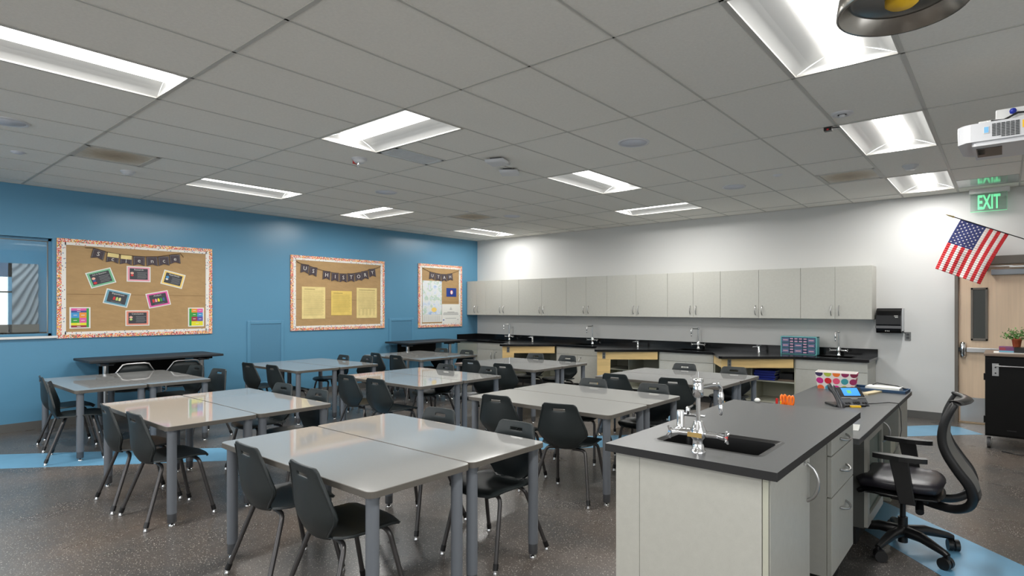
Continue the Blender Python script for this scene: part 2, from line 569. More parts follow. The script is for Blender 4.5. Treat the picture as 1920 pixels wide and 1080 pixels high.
b = MB(); b.box(0.0, 0.012, RY, -0.64, 0, 0.10, M_base); struct(b.build('baseboard_left'), 'dark grey rubber base', 'baseboard')
b = MB(); b.box(7.93, 8.775, -0.012, 0, 0, 0.10, M_base); struct(b.build('baseboard_back'), 'dark grey rubber base', 'baseboard')

# ceiling ---------------------------------------------------------
GX, GY, DX, DY = 7.595, -6.454, 0.6096, 1.2192
def gx(i): return GX + i * DX
def gy(j): return GY + j * DY
FIX = [  # i0, i1, j0, j1, label
    (1, 2, 0, 1, 'large recessed light at the top right above the sink island', True),
    (1, 2, 2, 3, 'recessed light between the projector and the round sprinkler plate', True),
    (1, 2, 4, 5, 'small-looking recessed light nearest the exit sign', True),
    (-5, -3, 0, .5, 'recessed light directly beside the flat grey slot vent', True),
    (-4, -3, 2, 3, 'recessed light just right of the two square white sensors', True),
    (-10, -9, 0, 1, 'long narrow recessed light above the first bulletin board', True),
    (-11, -9, 2, 2.5, 'recessed light above the middle bulletin board', True),
    (-11, -10, 4, 5, 'farthest recessed light, close to the room corner', True),
    (-5, -3, 4, 4.5, 'long flat recessed light above the wall cabinets', True),
    (-5, -4, -2, -1, 'long recessed light cut off by the left photo edge', True),
    (1, 2, -2, -1, 'recessed light overhead behind the viewer, first of its row', False),
    (-10, -8, -2, -1.5, 'recessed light near the corridor window, outside the photo', False),
    (1, 2, -4, -3, 'recessed light overhead at the rear of the room', False),
    (-5, -3, -4, -3.5, 'recessed light at the rear, middle of its row', False),
    (-10, -9, -4, -3, 'recessed light at the rear beside the blue wall', False),
]
DIFF = [(-9, -8, -1, -.5), (0, 1, 3.5, 4), (-9, -8, 3, 3.5), (-5, -4.5, .5, 1)]
def in_fix(i, j):
    for a in FIX + DIFF:
        if a[0] - 1e-6 <= i and i + .5 <= a[1] + 1e-6 and a[2] - 1e-6 <= j and j + .5 <= a[3] + 1e-6:
            return True
    return False
b = MB()
i = -12.5
while i < 5.6:
    j = -5.5
    while j < 5.4:
        if not in_fix(i, j):
            x0, x1 = max(gx(i), 0), min(gx(i + .5), RX)
            y0, y1 = max(gy(j), RY), min(gy(j + .5), 0)
            if x1 > x0 and y1 > y0:
                b.add([(x0, y0, H), (x1, y0, H), (x1, y1, H), (x0, y1, H)], [(3, 2, 1, 0)], M_ceil)
        j += .5
    i += .5
struct(b.build('ceiling'), 'suspended ceiling of grey tiles', 'ceiling')
b = MB()
tw = 0.0075
def seg(x0, y0, x1, y1, tw=tw):
    b.box(x0 - (tw if x0 == x1 else 0), x1 + (tw if x0 == x1 else 0), y0 - (tw if y0 == y1 else 0), y1 + (tw if y0 == y1 else 0), H - 0.004, H + 0.003, M_tee)
for j in range(-5, 6):
    seg(0, gy(j), RX, gy(j), .012 if j == -1 else tw)
for i in range(-12, 6):
    for j in range(-6, 6):
        a0, a1 = max(gy(j), RY), min(gy(j + 1), 0)
        skip0 = None
        for fx in FIX:
            if fx[0] < i < fx[1] and fx[2] <= j < fx[3]:
                a0 = gy(fx[3])
        if a1 > a0:
            seg(gx(i), a0, gx(i), a1, .012 if i in (1, 2) else tw)
for fx in FIX + DIFF:
    if (fx[2] * 2) % 2 == 1: seg(gx(fx[0]), gy(fx[2]), gx(fx[1]), gy(fx[2]))
    if (fx[3] * 2) % 2 == 1: seg(gx(fx[0]), gy(fx[3]), gx(fx[1]), gy(fx[3]))
    if (fx[1] * 2) % 2 == 1: seg(gx(fx[1]), gy(fx[2]), gx(fx[1]), gy(fx[3]))
# wall angle
b.box(0, 0.02, RY, 0, H - .006, H, M_tee); b.box(0, RX, -0.02, 0, H - .006, H, M_tee)
struct(b.build('trim_3'), 'white ceiling grid bars', 'ceiling grid')

# recessed lights: local long axis = y
def make_troffer(i0, i1, j0, j1, label):
    x0, x1, y0, y1 = gx(i0) + .012, gx(i1) - .012, gy(j0) + .012, gy(j1) - .012
    cx, cy = (x0 + x1) / 2, (y0 + y1) / 2
    wx, wy = x1 - x0, y1 - y0
    rot = 0 if wy > wx else math.pi / 2
    L, W = max(wx, wy) / 2, min(wx, wy) / 2
    t = thing('ceiling_light', (cx, cy, H), label, 'ceiling light', 'recessed ceiling lights')
    X = T(cx, cy, H) @ RZ(rot)
    h = MB()
    zi, xi = 0.085, 0.10
    # reflector wings
    for s in (-1, 1):
        p = [(s * W, -L, 0), (s * W, L, 0), (s * xi, L - .014, zi), (s * xi, -L + .014, zi)]
        mid = [(s * (W * .5 + xi * .5), -L + .008, zi * .56), (s * (W * .5 + xi * .5), L - .008, zi * .56)]
        h.add([p[0], p[1], mid[1], mid[0]], [(0, 1, 2, 3)], M_refl, True, X)
        h.add([mid[0], mid[1], p[2], p[3]], [(0, 1, 2, 3)], M_refl, True, X)
    h.add([(-xi, -L, zi), (xi, -L, zi), (xi, L, zi), (-xi, L, zi)], [(0, 1, 2, 3)], M_refl, False, X)
    h.build('reflector', t)
    for s in (-1, 1):
        e = MB()
        e.add([(-W, s * L, 0), (W, s * L, 0), (xi, s * (L - .014), zi), (-xi, s * (L - .014), zi)], [(0, 1, 2, 3)], M_refl, False, X)
        e.build('end_plate', t)
    # the fixture's own lamp: a strip filling the underside of the lens
    ld = bpy.data.lights.new('troffer_lamp', 'AREA'); ld.shape = 'RECTANGLE'
    ld.size = .17; ld.size_y = 2 * L - .09; ld.energy = LAMP_WATTS; ld.color = (1.0, 0.985, 0.955)
    lo = bpy.data.objects.new('lamp', ld); COL.objects.link(lo); lo.parent = t
    lo.location = (0, 0, .033); lo.rotation_euler = (0, 0, rot)
    fr = MB()
    fr.box(-W - .004, -W + .008, -L, L, -.006, .004, M_tee, X); fr.box(W - .008, W + .004, -L, L, -.006, .004, M_tee, X)
    fr.box(-W, W, -L - .004, -L + .008, -.006, .004, M_tee, X); fr.box(-W, W, L - .008, L + .004, -.006, .004, M_tee, X)
    fr.build('frame', t)
    l = MB()
    n = 12; vs = []; fs = []
    for k in range(n + 1):
        a = math.pi * k / n
        for yy in (-L + .02, L - .02):
            vs.append((-xi * math.cos(a) * .98, yy, zi - 0.050 * math.sin(a)))
    for k in range(n):
        fs.append((2 * k, 2 * k + 2, 2 * k + 3, 2 * k + 1))
    l.add(vs, fs, M_lens, True, X)
    l.add([vs[2 * k] for k in range(n + 1)], [tuple(range(n + 1))], M_lens, False, X)
    l.add([vs[2 * k + 1] for k in range(n + 1)], [tuple(range(n, -1, -1))], M_lens, False, X)
    l.build('lens', t)
for f in FIX:
    make_troffer(*f[:5])

# diffusers
def diffuser(a, label, stained):
    x0, x1, y0, y1 = gx(a[0]) + .01, gx(a[1]) - .01, gy(a[2]) + .01, gy(a[3]) - .01
    cx, cy = (x0 + x1) / 2, (y0 + y1) / 2
    t = thing('ceiling_vent', (cx, cy, H), label, 'vent', 'ceiling air vents')
    f = MB()
    for q in ((x0, x0 + .03, y0, y1), (x1 - .03, x1, y0, y1), (x0, x1, y0, y0 + .03), (x0, x1, y1 - .03, y1)):
        f.box(q[0], q[1], q[2], q[3], H - .004, H + .02, M_vent if not stained else M_tee)
    f.build('frame', t)
    p = MB()
    if stained:
        p.box(x0 + .03, x1 - .03, y0 + .03, y1 - .03, H + .004, H + .02, M_stain)
    else:
        n = 9
        for k in range(n):
            xx = x0 + .03 + (x1 - x0 - .06) * k / n
            p.box(xx, xx + .022, y0 + .03, y1 - .03, H + .0, H + .012, M_vent)
        p.box(x0 + .03, x1 - .03, y0 + .03, y1 - .03, H + .014, H + .02, M_vent)
    o = p.build('diffuser_face', t)
diffuser(DIFF[0], 'brown-stained square vent at the left, above the first bulletin board', True)
diffuser(DIFF[1], 'brown-stained square vent on the right side of the ceiling', True)
diffuser(DIFF[2], 'brown-stained square vent far back near the room corner', True)
diffuser(DIFF[3], 'clean grey slotted vent beside a recessed light', False)
# glossy plate near the exit sign
b = MB()
M_gloss = mat('polished_ceiling_plate', rgb(190, 192, 192), 0.12, metal=0.85)
b.box(8.835, 9.41, -0.86, -0.34, H - .004, H + .01, M_gloss)
tag(b.here('ceiling_plate', (9.12, -0.6, H)), 'shiny ceiling plate reflecting the green exit sign', 'ceiling plate')

def disc_dev(name, x, y, r, h, m, label, cat, group=None, ring=True):
    t = thing(name, (x, y, H), label, cat, group)
    X = T(x, y, H)
    if ring:
        q = MB(); q.lathe([(r * .86, -h * .6), (r * .9, -h), (r, -h * .8), (r * 1.02, 0)], M_plw, 28, X, cap=False); q.build('ring', t)
        q = MB(); q.lathe([(0.0005, -h * .75), (r * .88, -h * .6), (r * .88, 0)], m, 28, X, cap=False); q.build('grille', t)
    return t
for x, y, l in ((6.658, -4.607, 'largest round ceiling speaker, right of the ceiling centre'),
                (6.666, -2.163, 'round ceiling speaker above the right wall cabinets'),
                (3.027, -4.635, 'round ceiling speaker between two recessed lights left of centre'),
                (2.991, -2.166, 'round ceiling speaker at the far end near the corner'),
                (3.02, -8.25, 'round ceiling speaker cut off by the left photo edge')):
    disc_dev('ceiling_speaker', x, y, .14, .01, M_grille, l, 'speaker', 'round ceiling speakers')
def dome(name, x, y, r, h, label, cat, m=M_plw, eye=None):
    t = thing(name, (x, y, H), label, cat)
    X = T(x, y, H)
    q = MB(); q.lathe([(0.0005, -h), (r * .55, -h * .93), (r * .8, -h * .55), (r * .84, -h * .3), (r, -h * .25), (r, 0)], m, 24, X, cap=False); q.build('housing', t)
    if eye:
        q = MB(); q.box(-r * .35, r * .35, -r * .35, -r * .15, -h * 1.02, -h * .6, eye, X @ RZ(YAW)); q.build('sensor_eye', t)
    return t
t = dome('smoke_detector', 4.229, -5.824, .075, .05, 'white strobe alarm with red mark below the grey vent', 'alarm')
q = MB(); q.box(-.072, -.04, -.03, .03, -.048, -.012, M_red, T(4.229, -5.824, H)); q.build('red_marking', t)
q = MB(); q.lathe([(0.0005, -.10), (.012, -.095), (.014, -.05)], M_chrome, 12, T(4.235, -5.84, H), cap=False); q.build('strobe', t)
dome('smoke_detector', 1.77, -7.086, .07, .045, 'white dome sensor beside the left stained vent', 'detector', eye=M_vent)
dome('smoke_detector', 8.509, -2.063, .075, .05, 'white dome sensor between two recessed lights on the right', 'detector')
dome('ceiling_sensor', 7.283, -2.478, .055, .018, 'small flat round white disc left of the right stained vent', 'sensor')
dome('ceiling_sensor', 1.87, -8.0, .055, .018, 'small flat round disc at the far left of the ceiling', 'sensor', m=M_grille)
dome('ceiling_sensor', 2.75, -2.95, .03, .012, 'tiny round disc beside the farthest stained vent', 'sensor')
t = thing('sprinkler', (8.304, -4.286, H), 'round white sprinkler plate with dark slot, upper right', 'sprinkler')
q = MB(); q.lathe([(.03, -.004), (.045, -.016), (.078, -.008), (.08, 0)], M_plw, 28, T(8.304, -4.286, H), cap=False); q.build('plate', t)
q = MB(); q.lathe([(0.0005, -.028), (.02, -.026), (.022, -.012)], M_plw, 16, T(8.304, -4.286, H), cap=False)
q.box(-.03, .03, -.006, .006, -.014, -.004, M_recept, T(8.304, -4.286, H)); q.build('sprinkler_head', t)
for x, y, l, ang in ((5.297, -4.948, 'square white ceiling sensor, the nearer and flatter of two', .35), (5.088, -4.543, 'square white ceiling sensor just below its twin', .6)):
    t = thing('access_point', (x, y, H), l, 'sensor')
    X = T(x, y, H) @ RZ(ang)
    q = MB(); q.box(-.06, .06, -.06, .06, -.02, 0, M_recept, X); q.build('bracket', t)
    q = MB(); q.lathe([(.125, -.052), (.135, -.045), (.14, -.022)], M_plw, 4, X @ RZ(math.pi / 4), cap=True); q.build('cover', t)
t = thing('microphone', (8.142, -3.997, H), 'tiny black ceiling microphone with a red tip', 'microphone')
q = MB(); q.box(-.03, .03, -.022, .022, -.035, 0, M_blackp, T(8.142, -3.997, H)); q.tube([(8.17, -3.99, H - .012), (8.22, -3.96, H - .008)], .004, M_blackp, 6); q.build('body', t)
q = MB(); q.box(-.008, .008, -.026, -.02, -.032, -.02, M_red, T(8.142, -3.997, H)); q.build('red_tip', t)

# ================================================================ CORRIDOR WINDOW
b = MB()
b.box(-0.05, 0.0, WY0, WY1, WZ1 - .0, WZ1 + .0005, M_blue)
fw_ = .03
b.box(-0.10, -0.06, WY1 - fw_, WY1, WZ0, WZ1, M_blue); b.box(-0.10, -0.06, WY0, WY0 + fw_, WZ0, WZ1, M_blue)
b.box(-0.10, -0.06, WY0, WY1, WZ1 - fw_, WZ1, M_blue); b.box(-0.10, -0.06, WY0, WY1, WZ0, WZ0 + fw_, M_blue)
for q in ((WY1 - fw_ - .006, WY1 - fw_, WZ0 + fw_, WZ1 - fw_), (WY0 + fw_, WY1 - fw_, WZ1 - fw_ - .008, WZ1 - fw_)): b.box(-0.10, -0.058, *q, M_dframe)
win = struct(b.build('window_1'), 'interior window to the corridor', 'window')
b = MB(); b.box(-0.083, -0.077, WY0 + fw_, WY1 - fw_, WZ0 + fw_, WZ1 - fw_, M_glass); b.build('pane', win)
b = MB(); b.box(-0.06, 0.035, WY0 - .02, WY1 + .045, WZ0 - .028, WZ0, M_white_m); b.build('sill', win, bevel=.003)
# corridor beyond
b = MB()
b.box(-4.2, -2.0, -11, -7.47, 0, 1.15, M_white)          # low wall below outer window
b.box(-2.16, -2.0, -11, -2, 2.13, 3.0, M_blue)
b.box(-2.16, -2.0, -11, -2, 0, 1.12, M_brown)
b.box(-2.16, -2.0, -7.17, -2, 1.12, 2.13, M_blue)
b.box(-2.1, -0.16, -11, -2, -.12, 0, M_floor); b.box(-2.16, -.16, -11, -2, 2.75, 2.9, M_ceil)
b.box(-2.1, -.16, -2.1, -2, 0, 2.75, M_blue)
struct(b.build('wall_corridor'), 'corridor wall seen through the interior window', 'wall')
b = MB(); n = 60; m_ = 30
vs = []; fs = []
for a in range(n + 1):
    for c in range(m_ + 1):
        y = -7.46 + .29 * a / n; z = 1.24 + .89 * c / m_
        d = .016 * math.sin((z * 9 - (y + 7.46) * 9 - 26 * (y + 7.46) ** 2 + .5 * math.sin(z * 6)) * 4.2)
        vs.append((-1.97 + d, y, z))
for a in range(n):
    for c in range(m_):
        q = a * (m_ + 1) + c
        fs.append((q, q + m_ + 1, q + m_ + 2, q + 1))
b.add(vs, fs, M_wave, True)
b.box(-2.0, -1.985, -7.46, -7.17, 1.24, 2.13, M_wave)
tag(b.here('wave_panel', (-1.98, -7.3, 1.24)), 'grey wave-textured panel seen through the corridor window', 'wall panel')
b = MB()
b.box(-2.03, -1.97, -11, -7.46, 1.93, 2.13, mat('blue_grey_blind', rgb(92, 112, 140), .6)); b.box(-2.03, -1.97, -11, -7.46, 1.70, 1.725, M_dframe)
b.box(-2.03, -1.97, -7.50, -7.46, 1.12, 2.13, M_strip)
b.box(-2.03, -1.97, -11, -7.16, 1.12, 1.24, M_brown)
struct(b.build('window_2'), 'bright outer window beyond the corridor', 'window')

t = thing('corridor_fill_light', (-1.1, -7.6, 2.74), 'thin unseen corridor ceiling light added to brighten the corridor', 'ceiling light')
b = MB(); b.box(-1.2, -1.0, -8.6, -6.6, 2.715, 2.748, M_white_m); b.build('housing', t)
ld = bpy.data.lights.new('corridor_fill_lamp', 'AREA'); ld.shape = 'RECTANGLE'; ld.size = .16; ld.size_y = 1.9; ld.energy = 28; ld.color = (.95, .98, 1)  # lamp added to brighten the blue corridor wall, out of view itself
lo = bpy.data.objects.new('lamp', ld); COL.objects.link(lo); lo.parent = t; lo.location = (0, 0, -.027)

# ================================================================ BULLETIN BOARDS
def board(y0, y1, z0, z1, label, crease):
    t = thing('bulletin_board', (0, (y0 + y1) / 2, z0), label, 'bulletin board')
    p = MB(); p.box(0, .012, y0 + .04, y1 - .04, z0 + .04, z1 - .04, M_kraft); p.build('kraft_backing', t)
    c = MB(); c.box(.012, .0135, y0 + .1, y1 - .1, crease, crease + .006, M_crease); c.build('paper_crease', t)
    w1, w2 = .045, .078
    o = MB()
    o.box(0, .020, y0, y0 + w1, z0, z1, M_conf); o.box(0, .020, y1 - w1, y1, z0, z1, M_conf)
    o.box(0, .020, y0 + w1, y1 - w1, z0, z0 + w1, M_conf); o.box(0, .020, y0 + w1, y1 - w1, z1 - w1, z1, M_conf)
    o.build('confetti_border', t)
    q = MB()
    q.box(0, .0185, y0 + w1, y0 + w2 + .012, z0 + w1, z1 - w1, M_conf2); q.box(0, .0185, y1 - w2 - .012, y1 - w1, z0 + w1, z1 - w1, M_conf2)
    q.box(0, .0185, y0 + w2, y1 - w2, z0 + w1, z0 + w2, M_conf2); q.box(0, .0185, y0 + w2, y1 - w2, z1 - w2, z1 - w1, M_conf2)
    q.build('white_border', t)
    return t
board(-7.346, -5.545, 1.10, 2.358, 'largest bulletin board, science display beside the corridor window', 1.655)
board(-4.337, -2.490, 1.098, 2.364, 'middle bulletin board with the history banner and three parchments', 1.62)
board(-1.679, -0.485, 1.078, 2.382, 'narrow bulletin board with a map next to the wall cabinets', 1.60)

def banner(pts, string, letters, label, w, h, folded=()):
    """pts: (y,z,rot) of the top centre of each pennant; string: polyline (y,z)"""
    ys = [p[0] for p in string]
    t = thing('pennant_banner', (0.02, sum(ys) / len(ys), string[0][1]), label, 'banner')
    s = MB(); s.tube([(.024, y, z) for y, z in string], .0035, M_string, 6); s.build('string', t)
    for k, (y, z, r) in enumerate(pts):
        X = on_blue(y, z, .018 + .0025 * (k % 2), r)
        p = MB()
        po = [(-w / 2, 0.005), (-w / 2, -h), (0, -h * .80), (w / 2, -h), (w / 2, 0.005)]
        p.add([(a, c, .004) for a, c in po] + [(a, c, 0.0) for a, c in po],
              [(0, 1, 2, 4), (2, 3, 4), (9, 7, 6, 5), (9, 8, 7), (0, 5, 6, 1), (1, 6, 7, 2), (2, 7, 8, 3), (3, 8, 9, 4), (4, 9, 5, 0)], M_penn, False, X)
        # thin pale outline
        e = .006
        for a0, a1, c0, c1 in ((-w / 2 + .008, -w / 2 + .008 + .002, -h * .93, -.006), (w / 2 - .010, w / 2 - .008, -h * .93, -.006), (-w / 2 + .008, w / 2 - .008, -.009, -.007)):
            p.box(a0, a1, c0, c1, .004, .0046, M_textg, X)
        if k in folded:
            p.box(-w / 2 + .004, w / 2 - .004, -h * .42, 0.0, .0044, .006, M_parch, X)
        po_ = p.build('pennant', t)
        lt = MB(); lt.text(letters[k], h * .62, M_textw, X @ T(0, -h * (.62 if k in folded else .46), .0), .0075); lt.build('letter', po_)
pts1 = [(-6.915, 2.24, -.22), (-6.765, 2.205, -.1), (-6.62, 2.19, -.05), (-6.475, 2.185, 0.0), (-6.325, 2.187, .06), (-6.185, 2.20, .1), (-6.045, 2.235, .1)]
banner(pts1, [(-7.065, 2.258), (-6.98, 2.262), (-6.84, 2.22), (-6.70, 2.198), (-6.55, 2.189), (-6.4, 2.188), (-6.25, 2.20), (-6.11, 2.232), (-5.97, 2.264), (-5.93, 2.21)],
       'Science', 'dark pennant banner spelling Science on the largest board', .132, .125, folded=(1, 2))
pts2 = [(-4.085, 2.215, -.1), (-3.935, 2.175, -.12), (-3.69, 2.12, -.06), (-3.53, 2.098, -.02), (-3.37, 2.088, 0), (-3.215, 2.10, .02), (-3.065, 2.12, .1), (-2.93, 2.155, .12), (-2.775, 2.205, .14)]
banner(pts2, [(-4.25, 2.264), (-4.155, 2.222), (-4.01, 2.195), (-3.87, 2.156), (-3.766, 2.13), (-3.61, 2.106), (-3.45, 2.09), (-3.28, 2.092), (-3.13, 2.112), (-2.98, 2.146), (-2.836, 2.189), (-2.70, 2.222), (-2.575, 2.268)],
       'USHISTORY', 'dark pennant banner spelling US History on the middle board', .140, .150)
pts3 = [(-1.315, 2.21, -.12), (-1.16, 2.19, -.04), (-1.0, 2.185, .03), (-.845, 2.205, .12)]
banner(pts3, [(-1.573, 2.29), (-1.383, 2.222), (-1.241, 2.204), (-1.087, 2.188), (-.921, 2.191), (-.764, 2.226), (-.567, 2.286)],
       'UTAH', 'dark pennant banner spelling Utah on the narrow board', .145, .15)

def card(yc, zc, w, h, rot, border, inner, title, art, label):
    t = thing('poster_card', (0.014, yc, zc), label, 'poster', None)
    X = on_blue(yc, zc, .0138, rot)
    def part(name, fn, parent=t):
        p = MB(); fn(p); return p.build(name, parent)
    part('sheet', lambda p: p.box(-w / 2, w / 2, -h / 2, h / 2, 0, .002, M_paper, X))
    part('coloured_border', lambda p: p.box(-w / 2 + .012, w / 2 - .012, -h / 2 + .012, h / 2 - .012, .002, .003, border, X))
    part('chalkboard_panel', lambda p: p.box(-w / 2 + .034, w / 2 - .034, -h / 2 + .032, h / 2 - .030, .003, .004, inner, X))
    part('title', lambda p: p.text(title, .030 if len(title) < 11 else .024, M_textw, X @ T(0, h / 2 - .048, 0), .0048))
    def art_(p):
        side, cols = art
        sx = -1 if side == 'l' else 1
        if side == 'c': sx = 0
        for k, cm in enumerate(cols):
            if side == 'c':
                xx = (k - (len(cols) - 1) / 2) * .032
                p.prism([(xx - .012, -.032), (xx + .012, -.032), (xx + .012, .006), (xx, .016), (xx - .012, .006)], .004, .005, cm, X)
            else:
                r = .020 - .003 * (k % 2)
                cx_, cy_ = sx * (w / 2 - .062), .012 - k * .030
                p.prism([(cx_ + r * math.cos(q * math.pi / 5), cy_ + r * .8 * math.sin(q * math.pi / 5)) for q in range(10)], .004, .005, cm, X)
    part('picture', art_)
    def lines(p):
        side = art[0]
        a0, a1 = (-.02, w / 2 - .042) if side == 'l' else ((-w / 2 + .042, .02) if side == 'r' else (-.06, .06))
        n = 5 if side != 'c' else 1
        for k in range(n):
            zz = (.018 - k * .018) if side != 'c' else -h / 2 + .042
            p.box(a0 + .004 * (k % 2), a1 - .008 * ((k * 2) % 3), zz, zz + .004, .004, .0045, M_textg, X)
    part('text_lines', lines)
    return t
def cm(name, c): return mat(name, rgb(*c), .6)
C_green = cm('print_green', (120, 186, 146)); C_pink = cm('print_pink', (232, 160, 176)); C_yel = cm('print_yellow', (240, 208, 120))
C_blue = cm('print_blue', (112, 166, 186)); C_mag = cm('print_magenta', (222, 96, 164)); C_sal = cm('print_salmon', (226, 142, 122))
C_skin = cm('print_skin', (236, 186, 166)); C_red = cm('print_red', (206, 56, 62)); C_navy = cm('print_navy', (64, 84, 150)); C_sky = cm('print_sky', (70, 150, 206))
C_cream = cm('print_cream', (232, 222, 160)); C_lime = cm('print_lime', (182, 210, 120)); C_or = cm('print_orange', (236, 150, 60)); C_grn2 = cm('print_grass', (58, 156, 70))
C_purp = cm('print_purple', (92, 80, 168)); C_lem = cm('print_lemon', (228, 222, 50)); C_mar = cm('print_maroon', (150, 56, 70)); C_lb = cm('print_lightblue', (120, 182, 224))
card(-6.897, 1.876, .283, .208, .325, C_green, M_board_dk, 'Ask A Question', ('l', [C_skin, C_navy, C_red]), 'green-bordered tilted poster at the upper left of the science board')
card(-6.476, 1.943, .278, .212, 0.0, C_pink, M_board_dk, 'Research', ('l', [C_skin, C_red]), 'pink-bordered level poster directly under the Science banner')
card(-6.060, 1.888, .278, .206, -.25, C_yel, M_board_dk, 'Hypothesis', ('l', [C_sky, M_textw]), 'yellow-bordered tilted poster at the upper right of the science board')
card(-6.722, 1.612, .277, .200, -.235, C_blue, M_board_dk, 'Experiment', ('c', [C_red, C_lime, C_cream]), 'blue-bordered tilted poster left of centre on the science board')
card(-6.243, 1.602, .275, .208, .215, C_mag, M_board_dk, 'Analysis', ('c', [C_red, C_pink, C_lem, C_grn2, C_navy]), 'magenta-bordered tilted poster right of centre on the science board')
card(-6.490, 1.343, .278, .211, 0.0, C_sal, M_board_dk, 'Conclusion', ('l', [C_skin, C_lime]), 'salmon-bordered level poster at the bottom centre of the science board')
def grid_poster(yc, zc, w, h, cells, label):
    t = thing('poster', (0.014, yc, zc), label, 'poster')
    X = on_blue(yc, zc, .0138)
    p = MB(); p.box(-w / 2, w / 2, -h / 2, h / 2, 0, .002, M_paper, X); p.build('sheet', t)
    p = MB()
    for (a0, a1, c0, c1, m_) in cells:
        p.box(-w / 2 + .016 + a0 * (w - .032), -w / 2 + .016 + a1 * (w - .032), -h / 2 + .014 + c0 * (h - .028), -h / 2 + .014 + c1 * (h - .028), .002, .003, m_, X)
    p.build('colour_blocks', t)
    p = MB()
    for k, (a0, a1, c0, c1, m_) in enumerate(cells):
        if a1 - a0 > .2:
            ax, cz = -w / 2 + .016 + (a0 + a1) / 2 * (w - .032), -h / 2 + .014 + (c0 + c1) / 2 * (h - .028)
            p.box(ax - .018, ax + .018, cz - .003, cz + .004, .003, .0036, M_textw, X)
    p.build('text_lines', t)
grid_poster(-7.115, 1.355, .215, .272, [(0, .86, .88, 1, C_mag), (0, .86, .78, .88, C_navy), (0, .46, .5, .78, C_sky), (.46, .86, .5, .78, C_or), (0, .46, .24, .5, C_grn2), (.46, .86, .24, .5, C_mag), (0, .86, .11, .24, C_lem), (0, .86, 0, .11, C_mar), (.86, 1, 0, 1, C_grn2)],
            'colourful block poster in the lower left corner of the science board')
grid_poster(-5.763, 1.347, .212, .276, [(0, .16, 0, 1, C_grn2), (.16, .58, .77, 1, C_or), (.58, 1, .77, 1, C_mag), (.16, .58, .53, .77, C_grn2), (.58, 1, .53, .77, C_sky), (.16, .58, .26, .53, C_mar), (.58, 1, .26, .53, C_purp), (.16, 1, 0, .26, C_lem)],
            'colourful block poster in the lower right corner of the science board')
def parchment(y0, y1, z0, z1, m_, n, label, sig=False):
    t = thing('parchment_document', (0.014, (y0 + y1) / 2, z0), label, 'document')
    X = on_blue((y0 + y1) / 2, (z0 + z1) / 2, .0138)
    w, h = y1 - y0, z1 - z0
    p = MB(); p.box(-w / 2, w / 2, -h / 2, h / 2, 0, .0025, m_, X); p.build('sheet', t)
    p = MB()
    p.box(-w * .40, w * (.05 if not sig else .4), h / 2 - .045, h / 2 - .036, .0025, .003, M_ink, X)
    for k in range(n):
        zz = h / 2 - .07 - k * (h - .11) / n
        if sig and k > n * .72:
            for q in range(5):
                a = -w * .42 + q * w * .18
                p.box(a, a + w * .1, zz, zz + .003, .0025, .003, M_ink, X)
        else:
            p.box(-w * .43, w * (.43 - .05 * (k % 3 == 1)), zz, zz + .0028, .0025, .003, M_ink, X)
    p.build('handwriting', t)
parchment(-4.142, -3.716, 1.293, 1.840, M_parch, 26, 'largest parchment document, left on the history board')
parchment(-3.602, -3.195, 1.348, 1.781, M_parch2, 18, 'most golden parchment document, centre of the history board')
parchment(-3.094, -2.663, 1.292, 1.848, M_parch, 30, 'parchment with signatures at its foot, right on the history board', sig=True)
# third board items
t = thing('wall_map', (.014, -1.31, 1.18), 'tall pastel state map on the narrow board', 'map')
p = MB(); p.box(.0138, .0160, -1.573, -1.06, 1.335, 2.038, M_map); p.build('map_sheet', t)
p = MB(); p.box(.0138, .0165, -1.573, -1.06, 1.185, 1.335, M_paper); p.box(.0165, .017, -1.573, -1.06, 1.333, 1.338, M_textg)
for k in range(12): p.box(.0165, .017, -1.56 + k * .04, -1.55 + k * .04, 1.20, 1.32, M_textg)
p.build('index_strip', t)
p = MB()
p.prism([(.07 * math.cos(q * math.pi / 6), .05 * math.sin(q * math.pi / 6)) for q in range(12)], .0022, .003, C_yel, on_blue(-1.27, 1.44, .014)); p.build('yellow_region', t)
t = thing('flag_card', (.014, -.79, 1.81), 'small dark blue state flag card with a white emblem', 'flag card')
p = MB(); p.box(.0138, .017, -.93, -.653, 1.717, 1.90, mat('flag_blue', rgb(24, 58, 138), .5)); p.build('field', t)
p = MB(); p.prism([(.04 * math.cos(q * math.pi / 8), .048 * math.sin(q * math.pi / 8)) for q in range(16)], .0, .0045, C_red, on_blue(-.79, 1.81, .0145))
p.prism([(.031 * math.cos(q * math.pi / 8), .04 * math.sin(q * math.pi / 8)) for q in range(16)], .0045, .0055, M_textw, on_blue(-.79, 1.808, .0145)); p.build('emblem', t)
t = thing('poster', (.016, -.81, 1.16), 'white poster with a grey building drawing, lower right of the map board', 'poster')
p = MB(); p.box(.017, .0192, -1.055, -.56, 1.155, 1.558, M_paper); p.build('sheet', t)
p = MB(); X = on_blue(-.81, 1.35, .0192)
for a, c, w_ in ((0, .13, .03), (0, .105, .05), (0, .09, .07), (0, .035, .20), (0, .02, .40), (0, .0, .43), (0, -.02, .43), (0, -.10, .30)):
    p.box(a - w_ / 2, a + w_ / 2, c, c + .010, 0, .0006, M_textg, X)
p.box(-.22, -.185, -.14, -.115, 0, .0006, C_navy, X); p.box(.19, .21, -.135, -.115, 0, .0006, M_textg, X)
p.build('building_print', t)

